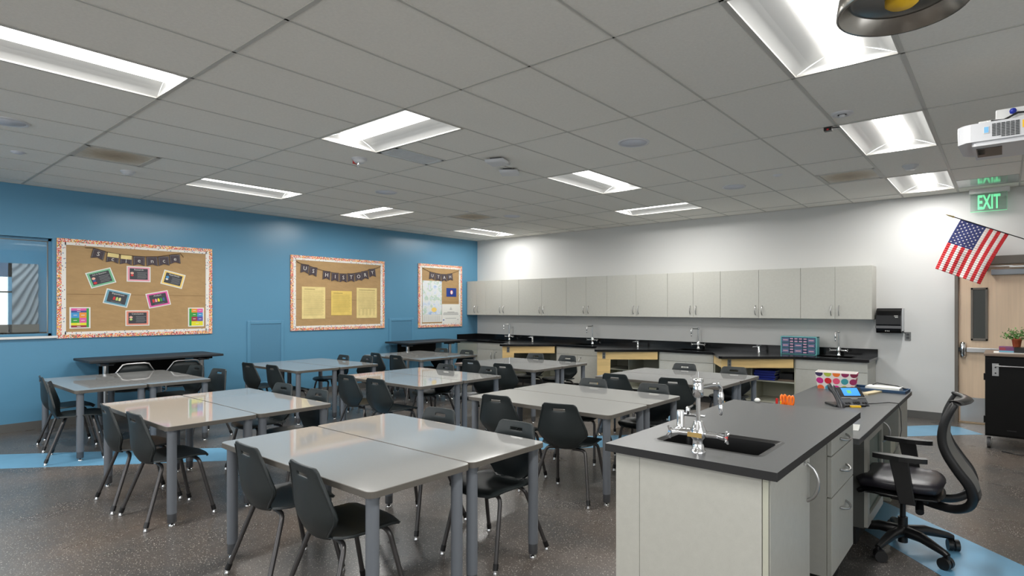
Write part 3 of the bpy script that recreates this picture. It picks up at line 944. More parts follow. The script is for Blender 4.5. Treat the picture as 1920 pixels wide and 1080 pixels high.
# painted-over wall grilles
for y0, y1, l in ((-5.034, -4.446, 'blue perforated wall grille below and left of the middle board'), (-2.381, -1.793, 'blue perforated wall grille between the middle and narrow boards')):
    t = thing('wall_grille', (0, (y0 + y1) / 2, .25), l, 'wall grille')
    p = MB()
    z0, z1 = .25, 1.275
    for q in ((y0, y0 + .05, z0, z1), (y1 - .05, y1, z0, z1), (y0 + .05, y1 - .05, z0, z0 + .05), (y0 + .05, y1 - .05, z1 - .05, z1)):
        p.box(0, .014, q[0], q[1], q[2], q[3], M_blue)
    p.build('frame', t, bevel=.004)
    p = MB(); p.box(0, .006, y0 + .05, y1 - .05, z0 + .05, z1 - .05, M_perf); p.build('perforated_panel', t)

# ================================================================ WALL-SIDE BLACK TABLES
def side_table(y0, y1, z, label):
    t = thing('side_table', (.4, (y0 + y1) / 2, 0), label, 'table')
    x0, x1 = .04, .77
    p = MB(); p.box(x0, x1, y0, y1, z - .03, z, M_sidetop); p.build('tabletop', t, bevel=.006)
    p = MB(); p.box(x0 + .05, x0 + .065, y0 + .25, y1 - .25, z - .38, z - .03, M_blackm); p.build('modesty_panel', t)
    for yy in (y0 + .24, y1 - .15):
        p = MB(); p.box(x0 + .12, x1 - .08, yy - .035, yy + .035, z - .06, z - .03, M_blackm)
        p.box(x0 + .28, x1 - .28, yy - .07, yy + .07, z - .09, z - .06, M_tfoot); p.build('bracket', t)
        p = MB(); p.cyl((.42, yy, .05), (.42, yy, z - .06), .03, M_steel, 16)
        p.build('column', t)
        p = MB(); p.box(x0 + .06, x1 - .03, yy - .035, yy + .035, .02, .055, M_blackm)
        for q in (x0 + .09, x1 - .06): p.cyl((q, yy, 0), (q, yy, .02), .022, M_blackp, 12)
        p.build('foot', t)
side_table(-7.19, -5.69, .845, 'black-topped raised table against the blue wall under the science board')
side_table(-2.50, -1.05, .835, 'black-topped raised table against the blue wall near the cabinets')

# ================================================================ WALL CABINETS
def handle(p, a, bq, out, m, r=.005, lift=.03):
    """arched pull from a to b, arching along out"""
    a, bq, out = Vector(a), Vector(bq), Vector(out).normalized()
    path = []
    for k in range(9):
        u = k / 8
        path.append(a.lerp(bq, u) + out * lift * math.sin(math.pi * u) ** .6)
    p.tube(path, r, m, 8)
UX = [0.014, .591, 1.524, 2.735, 3.648, 4.848, 5.763, 6.964, 7.88]
nm = ['narrowest wall cabinet touching the blue wall', 'second wall cabinet from the blue wall', 'third wall cabinet from the blue wall', 'fourth wall cabinet from the blue wall',
      'fourth wall cabinet from the paper towel dispenser', 'third wall cabinet from the paper towel dispenser', 'second wall cabinet from the paper towel dispenser', 'last wall cabinet, beside the black paper towel dispenser']
UZ0, UZ1 = 1.325, 2.06
for k in range(8):
    x0, x1 = UX[k], UX[k + 1]
    t = thing('wall_cabinet', ((x0 + x1) / 2, 0, UZ0), 'grey laminate ' + nm[k], 'cabinet', 'grey wall cabinets')
    p = MB(); p.box(x0 + .0008, x1 - .0008, -.312, 0, UZ0, UZ1, M_lam); p.build('body', t)
    xm = (x0 + x1) / 2
    for s, (a, c) in enumerate(((x0 + .002, xm - .0015), (xm + .0015, x1 - .002))):
        p = MB(); p.box(a, c, -.332, -.314, UZ0 + .001, UZ1 - .001, M_lam); d = p.build('door', t, bevel=.0012, seg=1)
        p = MB(); hx = xm + (-.05 if s == 0 else .05)
        handle(p, (hx, -.332, UZ0 + .05), (hx, -.332, UZ0 + .19), (0, -1, 0), M_steel, .006, .035); p.build('handle', d)

# ================================================================ BASE CABINETS + WORKTOP
CZ = .80
def base_cab(x0, x1, label, group='grey sink base cabinets'):
    t = thing('base_cabinet', ((x0 + x1) / 2, 0, 0), label, 'cabinet', group)
    zt = CZ - .036
    p = MB(); p.box(x0, x1, -.60, -.02, .10, zt - .001, M_lam); p.box(x0 + .01, x1 - .01, -.55, -.02, 0, .10, M_kick); p.build('body', t)
    p = MB(); p.box(x0 + .002, x1 - .002, -.62, -.602, zt - .14, zt - .006, M_lam); p.build('false_front', t, bevel=.001, seg=1)
    xm = (x0 + x1) / 2
    for s, (a, c) in enumerate(((x0 + .002, xm - .0015), (xm + .0015, x1 - .002))):
        p = MB(); p.box(a, c, -.62, -.602, .11, zt - .144, M_lam); d = p.build('door', t, bevel=.001, seg=1)
        hx = xm + (-.05 if s == 0 else .05)
        p = MB(); handle(p, (hx, -.62, zt - .34), (hx, -.62, zt - .20), (0, -1, 0), M_steel, .006, .03); p.build('handle', d)
        if s == 1:
            p = MB(); p.cyl((hx + .03, -.62, zt - .19), (hx + .03, -.626, zt - .19), .009, M_recept, 12); p.build('lock', d)
SX = [(.63, 1.55), (2.72, 3.67), (4.85, 5.77), (6.97, 7.875)]
base_cab(*SX[0], 'grey sink base cabinet nearest the blue wall')
base_cab(*SX[1], 'grey sink base cabinet between the first two maple stations')
base_cab(*SX[2], 'grey sink base cabinet between the last two maple stations')
base_cab(*SX[3], 'grey sink base cabinet at the door end of the black worktop')
t = thing('filler_cabinet', (.31, -.3, 0), 'plain grey filler panel unit in the corner by the blue wall', 'cabinet')
p = MB(); p.box(.001, .625, -.60, -.585, .10, CZ - .037, M_lamin); p.box(.001, .625, -.585, -.02, .10, .12, M_lamin); p.box(.02, .62, -.55, -.54, 0, .10, M_kick); p.build('panel', t)
p = MB(); p.box(.61, .627, -.62, -.60, .10, CZ - .037, M_lam); p.build('side_stile', t)

# open shelf units beneath stations
ST = [(1.55, 2.72), (3.67, 4.85), (5.77, 6.97)]
sl = ['maple-fronted open shelf station nearest the blue wall', 'middle maple-fronted open shelf station', 'maple-fronted station holding blue binders beside the teal organizer']
for k, (x0, x1) in enumerate(ST):
    t = thing('student_station', ((x0 + x1) / 2, -.3, 0), sl[k], 'workstation', 'maple student stations')
    zt = CZ - .037
    p = MB()
    p.box(x0 + .001, x0 + .019, -.60, -.02, .10, zt, M_lamin); p.box(x1 - .019, x1 - .001, -.60, -.02, .10, zt, M_lamin)
    p.box(x0 + .019, x1 - .019, -.04, -.02, .10, zt, M_lamin); p.box(x0 + .019, x1 - .019, -.58, -.04, .10, .12, M_lamin)
    p.box(x0 + .01, x1 - .01, -.55, -.53, 0, .10, M_kick); p.box(x0 + .55, x0 + .565, -.55, -.04, .12, zt, M_lamin)
    p.build('carcass', t)
    p = MB(); p.box(x0 + .019, x1 - .019, -.56, -.04, .40, .42, M_lamin); p.build('shelf', t)
    A = Vector((x0 + .012, -.64)); B = Vector((x0 + .375, -1.25)); C_ = Vector((x1 - .012, -.66))
    def apron(P, Q, z0, z1, name='apron', th=.022):
        d = (Q - P); L = d.length; a = math.atan2(d.y, d.x)
        X = T(P.x, P.y, 0) @ RZ(a)
        q = MB(); q.box(0, L, 0, th, z0, z1, M_maple, X); return q.build(name, t, bevel=.002, seg=1), X, L
    apron(A, B, zt - .13, zt)
    if k < 2:
        ap, X, L = apron(B, C_, zt - .13, zt)
        q = MB()
        pts = [(0.0, 0.0), (.20, 0.0), (.22, zt - .131), (0.0, zt - .131)]
        Y = X @ Matrix(((1, 0, 0, 0), (0, 0, -1, 0), (0, 1, 0, 0), (0, 0, 0, 1)))
        q.prism(pts, -.022, 0.0, M_maple, Y)
        q.build('leg_panel', t, bevel=.002, seg=1)
    else:
        ap, X, L = apron(B, C_, zt - .13, zt)
        q = MB(); q.box(.02, .06, .03, .09, 0.0, zt - .131, M_maple, X); q.build('post', t)
    q = MB(); q.box(.085, .135, -.010, 0, zt - .115, zt - .012, M_wallpl, X); o1 = q.build('outlet', t)
    q = MB(); q.box(.097, .123, -.012, -.010, zt - .10, zt - .068, M_recept, X); q.box(.097, .123, -.012, -.010, zt - .058, zt - .026, M_recept, X); q.build('receptacle', o1)

# worktop: one continuous top with 4 sink cut-outs and three wedges
FY = -.665
t = thing('worktop', (3.95, -.3, CZ), 'long black worktop with backsplash running along the white wall', 'worktop')
p = MB()
holes = [1.09, 3.20, 5.31, 7.43]
xs = 0.001
z0, z1 = CZ - .035, CZ
for hx in holes:
    h0, h1, k0, k1 = hx - .23, hx + .23, -.53, -.21
    p.box(xs, h0, FY, -.001, z0, z1, M_black); p.box(h0, h1, FY, k0, z0, z1, M_black); p.box(h0, h1, k1, -.001, z0, z1, M_black)
    xs = h1
p.box(xs, 7.90, FY, -.001, z0, z1, M_black)
for x0, x1 in ST:
    p.prism([(x0, FY), (x0 + .355, -1.30), (x0 + .41, -1.315), (x1 + .02, FY)], z0, z1, M_black)
p.build('top', t)
p = MB(); p.box(.001, 7.90, -.02, 0, CZ, .905, M_black); p.box(.001, .02, -.62, -.02, CZ, .905, M_black); p.build('backsplash', t)
for k, hx in enumerate(holes):
    q = MB(); h0, h1, k0, k1 = hx - .23, hx + .23, -.53, -.21; zb = CZ - .2
    q.box(h0, h1, k0, k1, zb, zb + .004, M_sink)
    q.box(h0 - .004, h0, k0, k1, zb, z0 + .03, M_sink); q.box(h1, h1 + .004, k0, k1, zb, z0 + .03, M_sink)
    q.box(h0, h1, k0 - .004, k0, zb, z0 + .03, M_sink); q.box(h0, h1, k1, k1 + .004, zb, z0 + .03, M_sink)
    for a0, a1, c0, c1 in ((h0 - .012, h0, k0, k1), (h1, h1 + .012, k0, k1), (h0 - .012, h1 + .012, k0 - .012, k0), (h0 - .012, h1 + .012, k1, k1 + .012)):
        q.box(a0, a1, c0, c1, CZ, CZ + .003, M_black)
    q.build('sink_basin', t)

def lab_faucet(name, X, label, group=None, hh=.33, arm=(-.13, -.02), big=False):
    """column faucet with two cross handles; X places its base; local arm direction (x,y)"""
    L = X.to_translation()
    t = thing(name, tuple(L), label, 'faucet', group)
    p = MB(); p.lathe([(.030, 0), (.030, .008), (.024, .012), (.022, .05), (.024, .055)], M_chrome, 20, X); p.build('base', t)
    p = MB()
    yw = .075
    p.lathe([(.020, .05), (.034, .066), (.034, .085), (.024, .105), (.018, .125)], M_chrome, 20, X)
    p.tube([(-yw, 0, .075), (yw, 0, .075)], [.013, .013], M_chrome, 14, True, X)
    p.build('valve_body', t)
    for s in (-1, 1):
        q = MB(); q.cyl((s * yw, 0, .075), (s * (yw + .03), -.012, .072), .012, M_chrome, 12, X)
        for a in range(4):
            an = a * math.pi / 2 + .4
            cx_ = s * (yw + .035)
            q.tube([(cx_, -.012, .072), (cx_ + s * .006, -.012 + .028 * math.cos(an), .072 + .028 * math.sin(an))], [.006, .0045], M_chrome, 8, True, X)
        hd = q.build('cross_handle', t)
        if big:
            q = MB(); q.cyl((s * (yw + .033), -.012, .072), (s * (yw + .042), -.012, .072), .009, M_red if s > 0 else C_sky, 12, X); q.build('index_button', hd)
    p = MB(); p.tube([(0, 0, .10), (0, 0, hh)], .0095 if not big else .0088, M_chrome, 14, True, X); p.build('riser', t)
    ax, ay = arm
    p = MB()
    if big:
        p.lathe([(.013, hh - .02), (.021, hh - .012), (.021, hh + .035), (.017, hh + .04), (.021, hh + .046), (.020, hh + .056), (.008, hh + .058)], M_chrome, 20, X)
    else:
        p.lathe([(.010, hh - .005), (.017, hh + .002), (.015, hh + .022), (.006, hh + .028)], M_chrome, 16, X)
    top = hh + (.02 if big else .006)
    p.tube([(0, 0, top), (ax * .5, ay * .5, top + .004), (ax * .85, ay * .85, top + .004), (ax, ay, top - .012), (ax, ay, top - .03)], .0085, M_chrome, 12, True, X)
    p.build('spout', t)
    p = MB(); Z = X @ T(ax, ay, 0)
    p.lathe([(.004, top - .125), (.007, top - .12), (.010, top - .085), (.007, top - .08), (.013, top - .07), (.013, top - .04), (.009, top - .028)], M_chrome, 14, Z); p.build('serrated_nozzle', t)
    return t
fl = ['chrome lab faucet at the worktop sink nearest the blue wall', 'chrome lab faucet at the second worktop sink from the blue wall',
      'chrome lab faucet at the third worktop sink from the blue wall', 'chrome lab faucet right of the teal organizer']
arms = [(-.115, -.05), (-.05, -.12), (-.07, -.12), (-.02, -.12)]
for k, hx in enumerate(holes):
    lab_faucet('lab_faucet', T(hx, -.13, CZ), fl[k], 'chrome faucets on the black worktop', .325, arms[k])
gl = ['small chrome gas tap on the worktop left of the second sink', 'small chrome gas tap on the worktop between second and third sinks', 'small chrome gas tap on the worktop left of the teal organizer']
for k, x in enumerate((1.80, 4.22, 6.33)):
    y = -.22
    t = thing('gas_tap', (x, y, CZ), gl[k], 'tap', 'gas taps on the black worktop')
    X = T(x, y, CZ)
    p = MB(); p.lathe([(.022, 0), (.021, .01), (.016, .014), (.016, .085), (.014, .09)], M_chrome, 18, X); p.build('post', t)
    p = MB(); p.tube([(0, 0, .08), (-.05, -.02, .085), (-.085, -.03, .078)], [.008, .007, .0045], M_chrome, 10, True, X); p.build('nozzle', t)
    p = MB(); p.cyl((-.02, -.01, .085), (-.02, -.01, .108), .007, M_chrome, 10, X); p.box(-.035, .04, -.016, -.004, .106, .114, M_chrome, X); p.build('lever', t)

# teal organizer
ox0, ox1, oy0, oy1 = 6.675, 7.175, -.30, -.14
t = thing('drawer_organizer', ((ox0 + ox1) / 2, -.22, CZ), 'teal small-parts organizer with many clear drawers on the worktop', 'organizer')
p = MB(); oz1 = CZ + .262
p.box(ox0, ox1, oy0 + .01, oy1, CZ, CZ + .012, M_teal); p.box(ox0, ox1, oy0 + .01, oy1, oz1 - .014, oz1, M_teal)
p.box(ox0, ox0 + .016, oy0, oy1, CZ, oz1, M_teal); p.box(ox1 - .016, ox1, oy0, oy1, CZ, oz1, M_teal); p.box(ox0, ox1, oy1 - .006, oy1, CZ, oz1, M_teal)
for zz in (.094, .170): p.box(ox0, ox1, oy0 + .004, oy1, CZ + zz - .003, CZ + zz + .003, M_teal)
p.build('cabinet_frame', t, bevel=.003)
def drw(a0, a1, c0, c1):
    q = MB(); q.box(ox0 + a0 + .003, ox0 + a1 - .003, oy0 - .004, oy1 - .03, CZ + c0 + .003, CZ + c1 - .003, M_draw); d = q.build('drawer', t, bevel=.002, seg=1)
    q = MB(); cx_ = ox0 + (a0 + a1) / 2; cz_ = CZ + (c0 + c1) / 2; w_ = (a1 - a0) * .32
    q.box(cx_ - w_, cx_ + w_, oy0 - .0055, oy0 - .004, cz_ - .008, cz_ + .008, M_pink); q.build('label', d)
cols5 = [(.018, .112), (.112, .170), (.170, .228), (.228, .286), (.286, .360), (.360, .482)]
for a in ((.018, .125), (.375, .482)):
    for c in ((.014, .091), (.097, .167), (.173, .246)): drw(*a, *c)
for k in range(4):
    for c in ((.173, .209), (.211, .246)): drw(.125 + k * .0625, .125 + (k + 1) * .0625, *c)
for c in ((.014, .052), (.055, .091), (.097, .131), (.134, .167)):
    drw(.125, .190, *c); drw(.310, .375, *c)
drw(.190, .310, .014, .091); drw(.190, .310, .097, .167)

# blue binders in third station
for k in range(4):
    x, y = 6.36 + .012 * (k % 2), -.40
    t = thing('binder', (x + .14, y, .42 + k * .036), ['bottom', 'second from bottom', 'second from top', 'top'][k] + ' blue binder in the stack inside the right station', 'binder', 'blue binders in the station')
    p = MB(); z = .42 + k * .036
    p.box(x, x + .30, y - .14, y + .12, z, z + .003, M_blueb); p.box(x, x + .30, y - .14, y + .12, z + .031, z + .034, M_blueb)
    p.box(x, x + .30, y - .14, y - .137, z, z + .034, M_blueb); p.build('cover', t, bevel=.001, seg=1)
    p = MB(); p.box(x + .01, x + .285, y - .13, y + .11, z + .004, z + .030, M_paper); p.build('pages', t)
t = thing('folder_stack', (6.80, -.36, .42), 'pile of brown folders right of the blue binders', 'folders')
p = MB(); p.box(6.70, 6.93, -.50, -.22, .42, .445, M_brown); p.build('folder', t)
p = MB(); p.box(6.71, 6.90, -.48, -.24, .446, .53, M_blackp); p.build('dark_case', t, bevel=.004)

# paper towel dispenser
t = thing('towel_dispenser', (8.05, 0, 1.14), 'black paper towel dispenser on the white wall beside the cabinets', 'dispenser')
p = MB()
prof = [(0, .0), (-.17, 0), (-.19, .03), (-.20, .09), (-.205, .12), (-.20, .24), (-.175, .30), (-.12, .335), (0, .338)]
M_gloss_b = mat('gloss_black_plastic', rgb(12, 12, 13), 0.22, spec=0.25)
Xd = Matrix(((0, 0, 1, 7.885), (1, 0, 0, 0), (0, 1, 0, 1.14), (0, 0, 0, 1)))
p.prism([(a, c) for a, c in reversed(prof)], 0.02, .315, M_gloss_b, Xd); p.build('cover', t, bevel=.01, seg=3)
p = MB(); p.box(7.885 + .316, 7.885 + .330, -.12, 0, 1.17, 1.474, M_vent); p.build('side_plate', t)
p = MB(); p.box(7.90, 8.205, -.212, -.20, 1.205, 1.24, mat('smoke_strip', rgb(84, 84, 86), .3)); p.build('window_strip', t)
p = MB()
for q in (-.02, 0, .02): p.cyl((8.04 + q, -.197, 1.17), (8.04 + q, -.199, 1.17), .006, M_textw, 10)
p.box(8.12, 8.165, -.207, -.205, 1.37, 1.377, M_textw); p.box(8.13, 8.165, -.207, -.205, 1.352, 1.359, M_textw); p.build('print_marks', t)
t = thing('wall_outlet', (8.255, 0, 1.10), 'grey wall outlet just right of the towel dispenser', 'outlet')
p = MB(); p.box(8.22, 8.292, -.008, 0, 1.04, 1.155, M_wallpl); p.build('plate', t, bevel=.002)
for zz in (1.062, 1.104):
    p = MB(); p.box(8.238, 8.274, -.011, -.008, zz, zz + .03, M_recept); p.build('receptacle', t)
p = MB(); p.tube([(8.228, -.012, 1.135), (8.215, -.03, 1.15), (8.20, -.05, 1.17)], .004, M_blackp, 6); p.build('cord', t)

# ================================================================ DOOR
b = MB()
b.box(8.775, 8.812, -.03, .16, 0, 2.085, M_dframe); b.box(9.80, 9.86, -.03, .16, 0, 2.085, M_dframe); b.box(8.775, 9.86, -.03, .16, 2.035, 2.135, M_dframe)
struct(b.build('trim_4'), 'dark bronze door frame', 'door frame')
b = MB()
b.box(8.814, 8.945, .03, .075, .008, 2.032, M_door); b.box(9.115, 9.798, .03, .075, .008, 2.032, M_door)
b.box(8.945, 9.115, .03, .075, .008, 1.068, M_door); b.box(8.945, 9.115, .03, .075, 1.737, 2.032, M_door)
d = struct(b.build('door_1'), 'pale maple door with narrow window', 'door')
p = MB()
for q in ((8.943, 8.968, 1.064, 1.741), (9.092, 9.117, 1.064, 1.741), (8.943, 9.117, 1.064, 1.092), (8.943, 9.117, 1.713, 1.741)):
    p.box(q[0], q[1], .012, .09, q[2], q[3], M_dframe)
p.build('vision_frame', d, bevel=.004)
p = MB(); p.box(8.96, 9.10, .048, .056, 1.09, 1.715, M_glassd); p.build('door_glass', d)
p = MB(); p.box(8.835, 9.79, .024, .030, .02, .33, M_kick_st); p.build('kick_plate', d)
p = MB(); p.box(8.90, 9.72, -.035, -.005, .915, .975, M_kick_st)
p.box(9.68, 9.74, -.03, .03, .90, .99, M_kick_st); p.build('panic_bar', d, bevel=.006)
p = MB(); p.lathe([(.0, -.10), (.024, -.095), (.032, -.06), (.033, .06), (.024, .095), (.0005, .10)], M_chrome, 20, T(8.862, -.005, .945)); p.box(8.835, 8.892, -.005, .03, .86, 1.03, M_chrome); p.build('latch_case', d)
p = MB(); p.box(8.816, 8.836, -.02, .03, .92, .97, M_blackp); p.build('latch_bolt', d)
p = MB(); p.box(9.15, 9.55, -.03, .03, 1.895, 1.965, mat('closer_grey', rgb(140, 146, 152), .4, metal=.3)); p.build('door_closer', d, bevel=.008)
p = MB(); p.box(9.05, 9.36, -.02, -.01, 2.00, 2.012, M_steel); p.box(9.33, 9.60, -.03, -.012, 1.985, 2.005, M_steel); p.build('closer_arm', d)
b = MB(); b.box(8.80, 9.82, -.02, .14, 0, .008, mat('bronze_threshold', rgb(150, 134, 108), .4, metal=.6)); struct(b.build('trim_5'), 'metal door threshold', 'threshold')
b = MB(); b.box(8.7, 9.95, .9, 1.0, 0, 2.6, mat('hall_wall', rgb(120, 128, 122), .6)); b.box(8.6, 10.0, .16, 1.0, -.1, 0, M_floor); b.box(8.6, 8.7, .16, 1.0, 0, 2.6, M_white); b.box(9.95, 10.05, .16, 1.0, 0, 2.6, M_white); b.box(8.6, 10.05, .16, 1.0, 2.5, 2.6, M_ceil)
struct(b.build('wall_hall'), 'dim hall behind the door window', 'wall')

# ================================================================ EXIT SIGN
t = thing('exit_sign', (9.13, -.09, 2.695), 'green lettered glass EXIT sign hanging above the door', 'exit sign')
p = MB(); p.box(8.93, 9.335, -.125, -.045, 2.922, H - .001, M_white_m); p.build('housing', t, bevel=.004)
p = MB(); p.box(8.942, 9.306, -.089, -.083, 2.697, 2.925, M_exitpl); p.build('plate', t)
vs, fs = txt('EXIT', .27, .006)
ax = [v[0] for v in vs]; az = [v[1] for v in vs]
sx = .225 / (max(ax) - min(ax)); sz = .180 / (max(az) - min(az))
mxx, mzz = (max(ax) + min(ax)) / 2, (max(az) + min(az)) / 2
p = MB(); p.add([((v[0] - mxx) * sx, (v[1] - mzz) * sz, 0) for v in vs], fs, M_exitlt, False, on_white(9.13, 2.812, -.0905)); p.build('lettering', t)
p = MB(); p.box(8.942, 9.306, -.092, -.080, 2.694, 2.698, M_exitlt); p.box(9.304, 9.308, -.092, -.080, 2.697, 2.925, mat('edge_green', rgb(120, 190, 150), .3)); p.build('lit_edge', t)

# ================================================================ FLAG
PB = Vector((10.46, 0, 1.851)); PT = Vector((8.80, -.4985, 2.599))
d_ = (PT - PB).normalized()
t = thing('american_flag', tuple(PB), 'small American flag on a black stick angled over the door', 'flag')
p = MB(); p.cyl(PB, PT, .0055, M_blackp, 10); p.build('pole', t)
p = MB(); p.tube([PT, PT + d_ * .012, PT + d_ * .03, PT + d_ * .055, PT + d_ * .10], [.007, .012, .008, .010, .001], mat('brass', (0.6, 0.46, 0.2), .3, metal=1.0), 10); p.build('finial', t)
p = MB(); p.box(10.42, 10.50, -.03, 0, 1.80, 1.90, M_blackp); p.build('wall_bracket', t)
TL, TR = Vector((8.861, -.478, 2.566)), Vector((9.322, -.340, 2.359))
BL, BR = Vector((8.603, -.50, 1.975)), Vector((9.052, -.42, 1.768))
M_fr = mat('flag_red', rgb(198, 38, 44), .7); M_fw = mat('flag_white', rgb(226, 220, 216), .7); M_fb = mat('flag_union_blue', rgb(46, 54, 108), .7)
def fpt(u, v, o=0.0):
    q = (TL.lerp(TR, u)).lerp(BL.lerp(BR, u), v)
    w = .014 * v * math.sin(u * 11 + v * 3) + .006 * math.sin(u * 23 - v * 4) * v
    sx_ = -.012 * math.sin(v * 3.1) * (1)
    return q + Vector((sx_, w - o, 0))
p = MB()
nu, nv = 39, 24
vs = [fpt(a / nu, c / nv) for a in range(nu + 1) for c in range(nv + 1)]
for a in range(nu):
    for c in range(nv):
        uni = (a < 21 and c < 11)
        st = a // 3
        m_ = M_fb if uni else (M_fr if st % 2 == 0 else M_fw)
        q = a * (nv + 1) + c
        p.add([vs[q], vs[q + 1], vs[q + nv + 2], vs[q + nv + 1]], [(0, 1, 2, 3)], m_, True)
cl = p.build('cloth', t)
so = cl.modifiers.new('th', 'SOLIDIFY'); so.thickness = .0012
p = MB()
for row in range(11):
    cols_ = 5 if row % 2 == 0 else 4
    for c in range(cols_):
        v0 = (row + .9) / 11.8 * (11 / nv)
        u0 = ((c + .5 + (.0 if row % 2 == 0 else .5)) / 5.0) * (21 / nu)
        if row > 10: continue
        ctr = fpt(u0, v0, .003)
        U = (fpt(u0 + .02, v0, .003) - ctr).normalized(); V = (fpt(u0, v0 + .02, .003) - ctr).normalized()
        pts = []
        for k in range(10):
            r = .0115 if k % 2 == 0 else .0052
            an = k * math.pi / 5
            pts.append(ctr + U * (r * math.cos(an)) + V * (r * math.sin(an)))
        pts.append(ctr)
        p.add(pts, [(k, (k + 1) % 10, 10) for k in range(10)], M_fw, False)
p.build('stars', cl)

# ================================================================ CART with plant
t = thing('charging_cart', (9.54, -1.18, 0), 'black metal rolling cart parked in front of the door', 'cart')
cx0, cx1, cy0, cy1 = 9.12, 9.96, -1.50, -.86
p = MB(); p.box(cx0, cx1, cy0 + .02, cy1, .13, .975, M_blackm); p.build('body', t, bevel=.004)
p = MB(); p.box(cx0 + .005, (cx0 + cx1) / 2 - .003, cy0, cy0 + .018, .15, .955, M_blackm)
dr1 = p.build('door', t, bevel=.003)
p = MB(); p.box((cx0 + cx1) / 2 + .003, cx1 - .005, cy0, cy0 + .018, .15, .955, M_blackm); p.build('door', t, bevel=.003)
p = MB(); p.box(cx0 - .012, cx0 + .01, cy0 - .002, cy0 + .03, .72, .79, M_blackm); p.build('hinge', t)
p = MB(); p.box(cx0 - .012, cx0 + .01, cy0 - .002, cy0 + .03, .27, .34, M_blackm); p.build('hinge', t)
p = MB(); p.box(cx0 - .01, cx1 + .01, cy0 - .01, cy1 + .01, .976, 1.003, M_brown); p.build('top', t, bevel=.004)
p = MB(); p.box(9.18, 9.235, cy0 - .014, cy0, .77, .90, M_steel); p.build('bracket', t)
for zz in (.80, .86): pass
p = MB(); p.cyl((9.208, cy0 - .02, .80), (9.208, cy0 - .0135, .80), .008, M_blackp, 10); p.cyl((9.208, cy0 - .02, .86), (9.208, cy0 - .0135, .86), .008, M_blackp, 10); p.build('bolt', t)
p = MB(); p.cyl((9.21, cy0 - .02, .875), (9.88, cy0 - .02, .875), .008, M_steel, 10); p.build('handle_bar', t)
p = MB(); p.box(9.455, 9.53, cy0 - .012, cy0, .905, .97, M_steel); p.box(9.47, 9.50, cy0 - .015, cy0 - .011, .925, .955, M_blackp); p.build('latch', t, bevel=.003)
p = MB()
for zz in (.29, .47, .6): p.box(9.44, 9.52, cy0 - .003, cy0 + .001, zz, zz + .012, M_blackp)
p.box(9.30, 9.38, cy0 - .003, cy0, .20, .21, M_blackp); p.build('vent_slots', t)
for xx in (cx0 + .03, cx1 - .06):
    for yy in (cy0 + .06, cy1 - .06):
        c = MB(); c.cyl((xx - .014, yy, .055), (xx + .014, yy, .055), .055, mat('caster_tyre', rgb(70, 70, 72), .6), 22); ca = c.build('caster', t)
        c = MB(); c.cyl((xx - .016, yy, .055), (xx + .016, yy, .055), .032, M_vent, 18); c.build('hub', ca)
        c = MB(); c.box(xx - .024, xx - .019, yy - .015, yy + .03, .05, .125, M_steel); c.box(xx + .019, xx + .024, yy - .015, yy + .03, .05, .125, M_steel); c.box(xx - .03, xx + .03, yy - .03, yy + .035, .120, .130, M_steel); c.build('fork', ca)
p = MB(); p.tube([(9.26, -1.60, .006), (9.4, -1.68, .006), (9.6, -1.62, .006), (9.8, -1.7, .006), (9.9, -1.5, .05), (9.92, -1.48, .3)], .005, M_blackp, 6)
tag(p.here('power_cord', (9.5, -1.62, 0)), 'thin black cord lying on the floor below the cart', 'cord')
t = thing('paper', (9.35, -1.22, 1.003), 'loose white sheet under the book on the cart', 'paper')
p = MB(); p.box(9.19, 9.55, -1.38, -1.10, 1.0035, 1.006, M_paper); p.build('sheet', t)
t = thing('book', (9.35, -1.2, 1.006), 'thick purple and black book under the plant on the cart', 'book')
p = MB(); p.box(9.235, 9.36, -1.30, -1.08, 1.0065, 1.064, mat('purple_spine', rgb(110, 60, 104), .5)); p.box(9.235, 9.36, -1.302, -1.30, 1.010, 1.026, C_blue)
p.box(9.24, 9.29, -1.302, -1.30, 1.034, 1.058, C_mar); p.build('spine', t)
p = MB(); p.box(9.36, 9.52, -1.30, -1.08, 1.0065, 1.062, M_blackp); p.build('cover', t)
t = thing('potted_plant', (9.385, -1.2, 1.064), 'small leafy green plant in a terracotta pot on the cart', 'plant')
X = T(9.385, -1.2, 1.064)
p = MB(); p.lathe([(.030, .0005), (.033, .004), (.043, .075), (.048, .075), (.048, .092), (.040, .092), (.038, .07)], M_terra, 24, X); p.build('pot', t)
p = MB(); p.lathe([(.0005, .08), (.038, .078)], M_stem, 16, X, cap=False); p.build('soil', t)
p = MB(); lf = MB(); rnd = random.Random(3)
for k in range(26):
    a = rnd.uniform(0, 6.28); e = rnd.uniform(.15, 1.3); L = rnd.uniform(.09, .145)
    dv = Vector((math.cos(a) * math.cos(e), math.sin(a) * math.cos(e), math.sin(e) * .85))
    b0 = Vector((math.cos(a) * .012, math.sin(a) * .012, .078)); tip = b0 + dv * L
    p.tube([X @ b0, X @ (b0 + dv * L * .5 + Vector((0, 0, .012))), X @ tip], [.0016, .0013, .0008], M_stem, 5)
    for q in range(11):
        f = rnd.uniform(.35, 1.05)
        c = b0 + dv * L * f + Vector((rnd.uniform(-.016, .016), rnd.uniform(-.016, .016), rnd.uniform(-.008, .02)))
        u = Vector((rnd.uniform(-1, 1), rnd.uniform(-1, 1), rnd.uniform(-.3, .9))).normalized(); v = u.cross(Vector((rnd.uniform(-1, 1), rnd.uniform(-1, 1), rnd.uniform(-1, 1)))).normalized()
        s = rnd.uniform(.011, .018)
        n_ = u.cross(v) * .002
        lf.add([X @ (c - u * s), X @ (c + v * s * .45 + n_), X @ (c + u * s), X @ (c - v * s * .45 + n_)], [(0, 1, 2, 3)], M_leaf, True)
p.build('stems', t); lf.build('foliage', t)

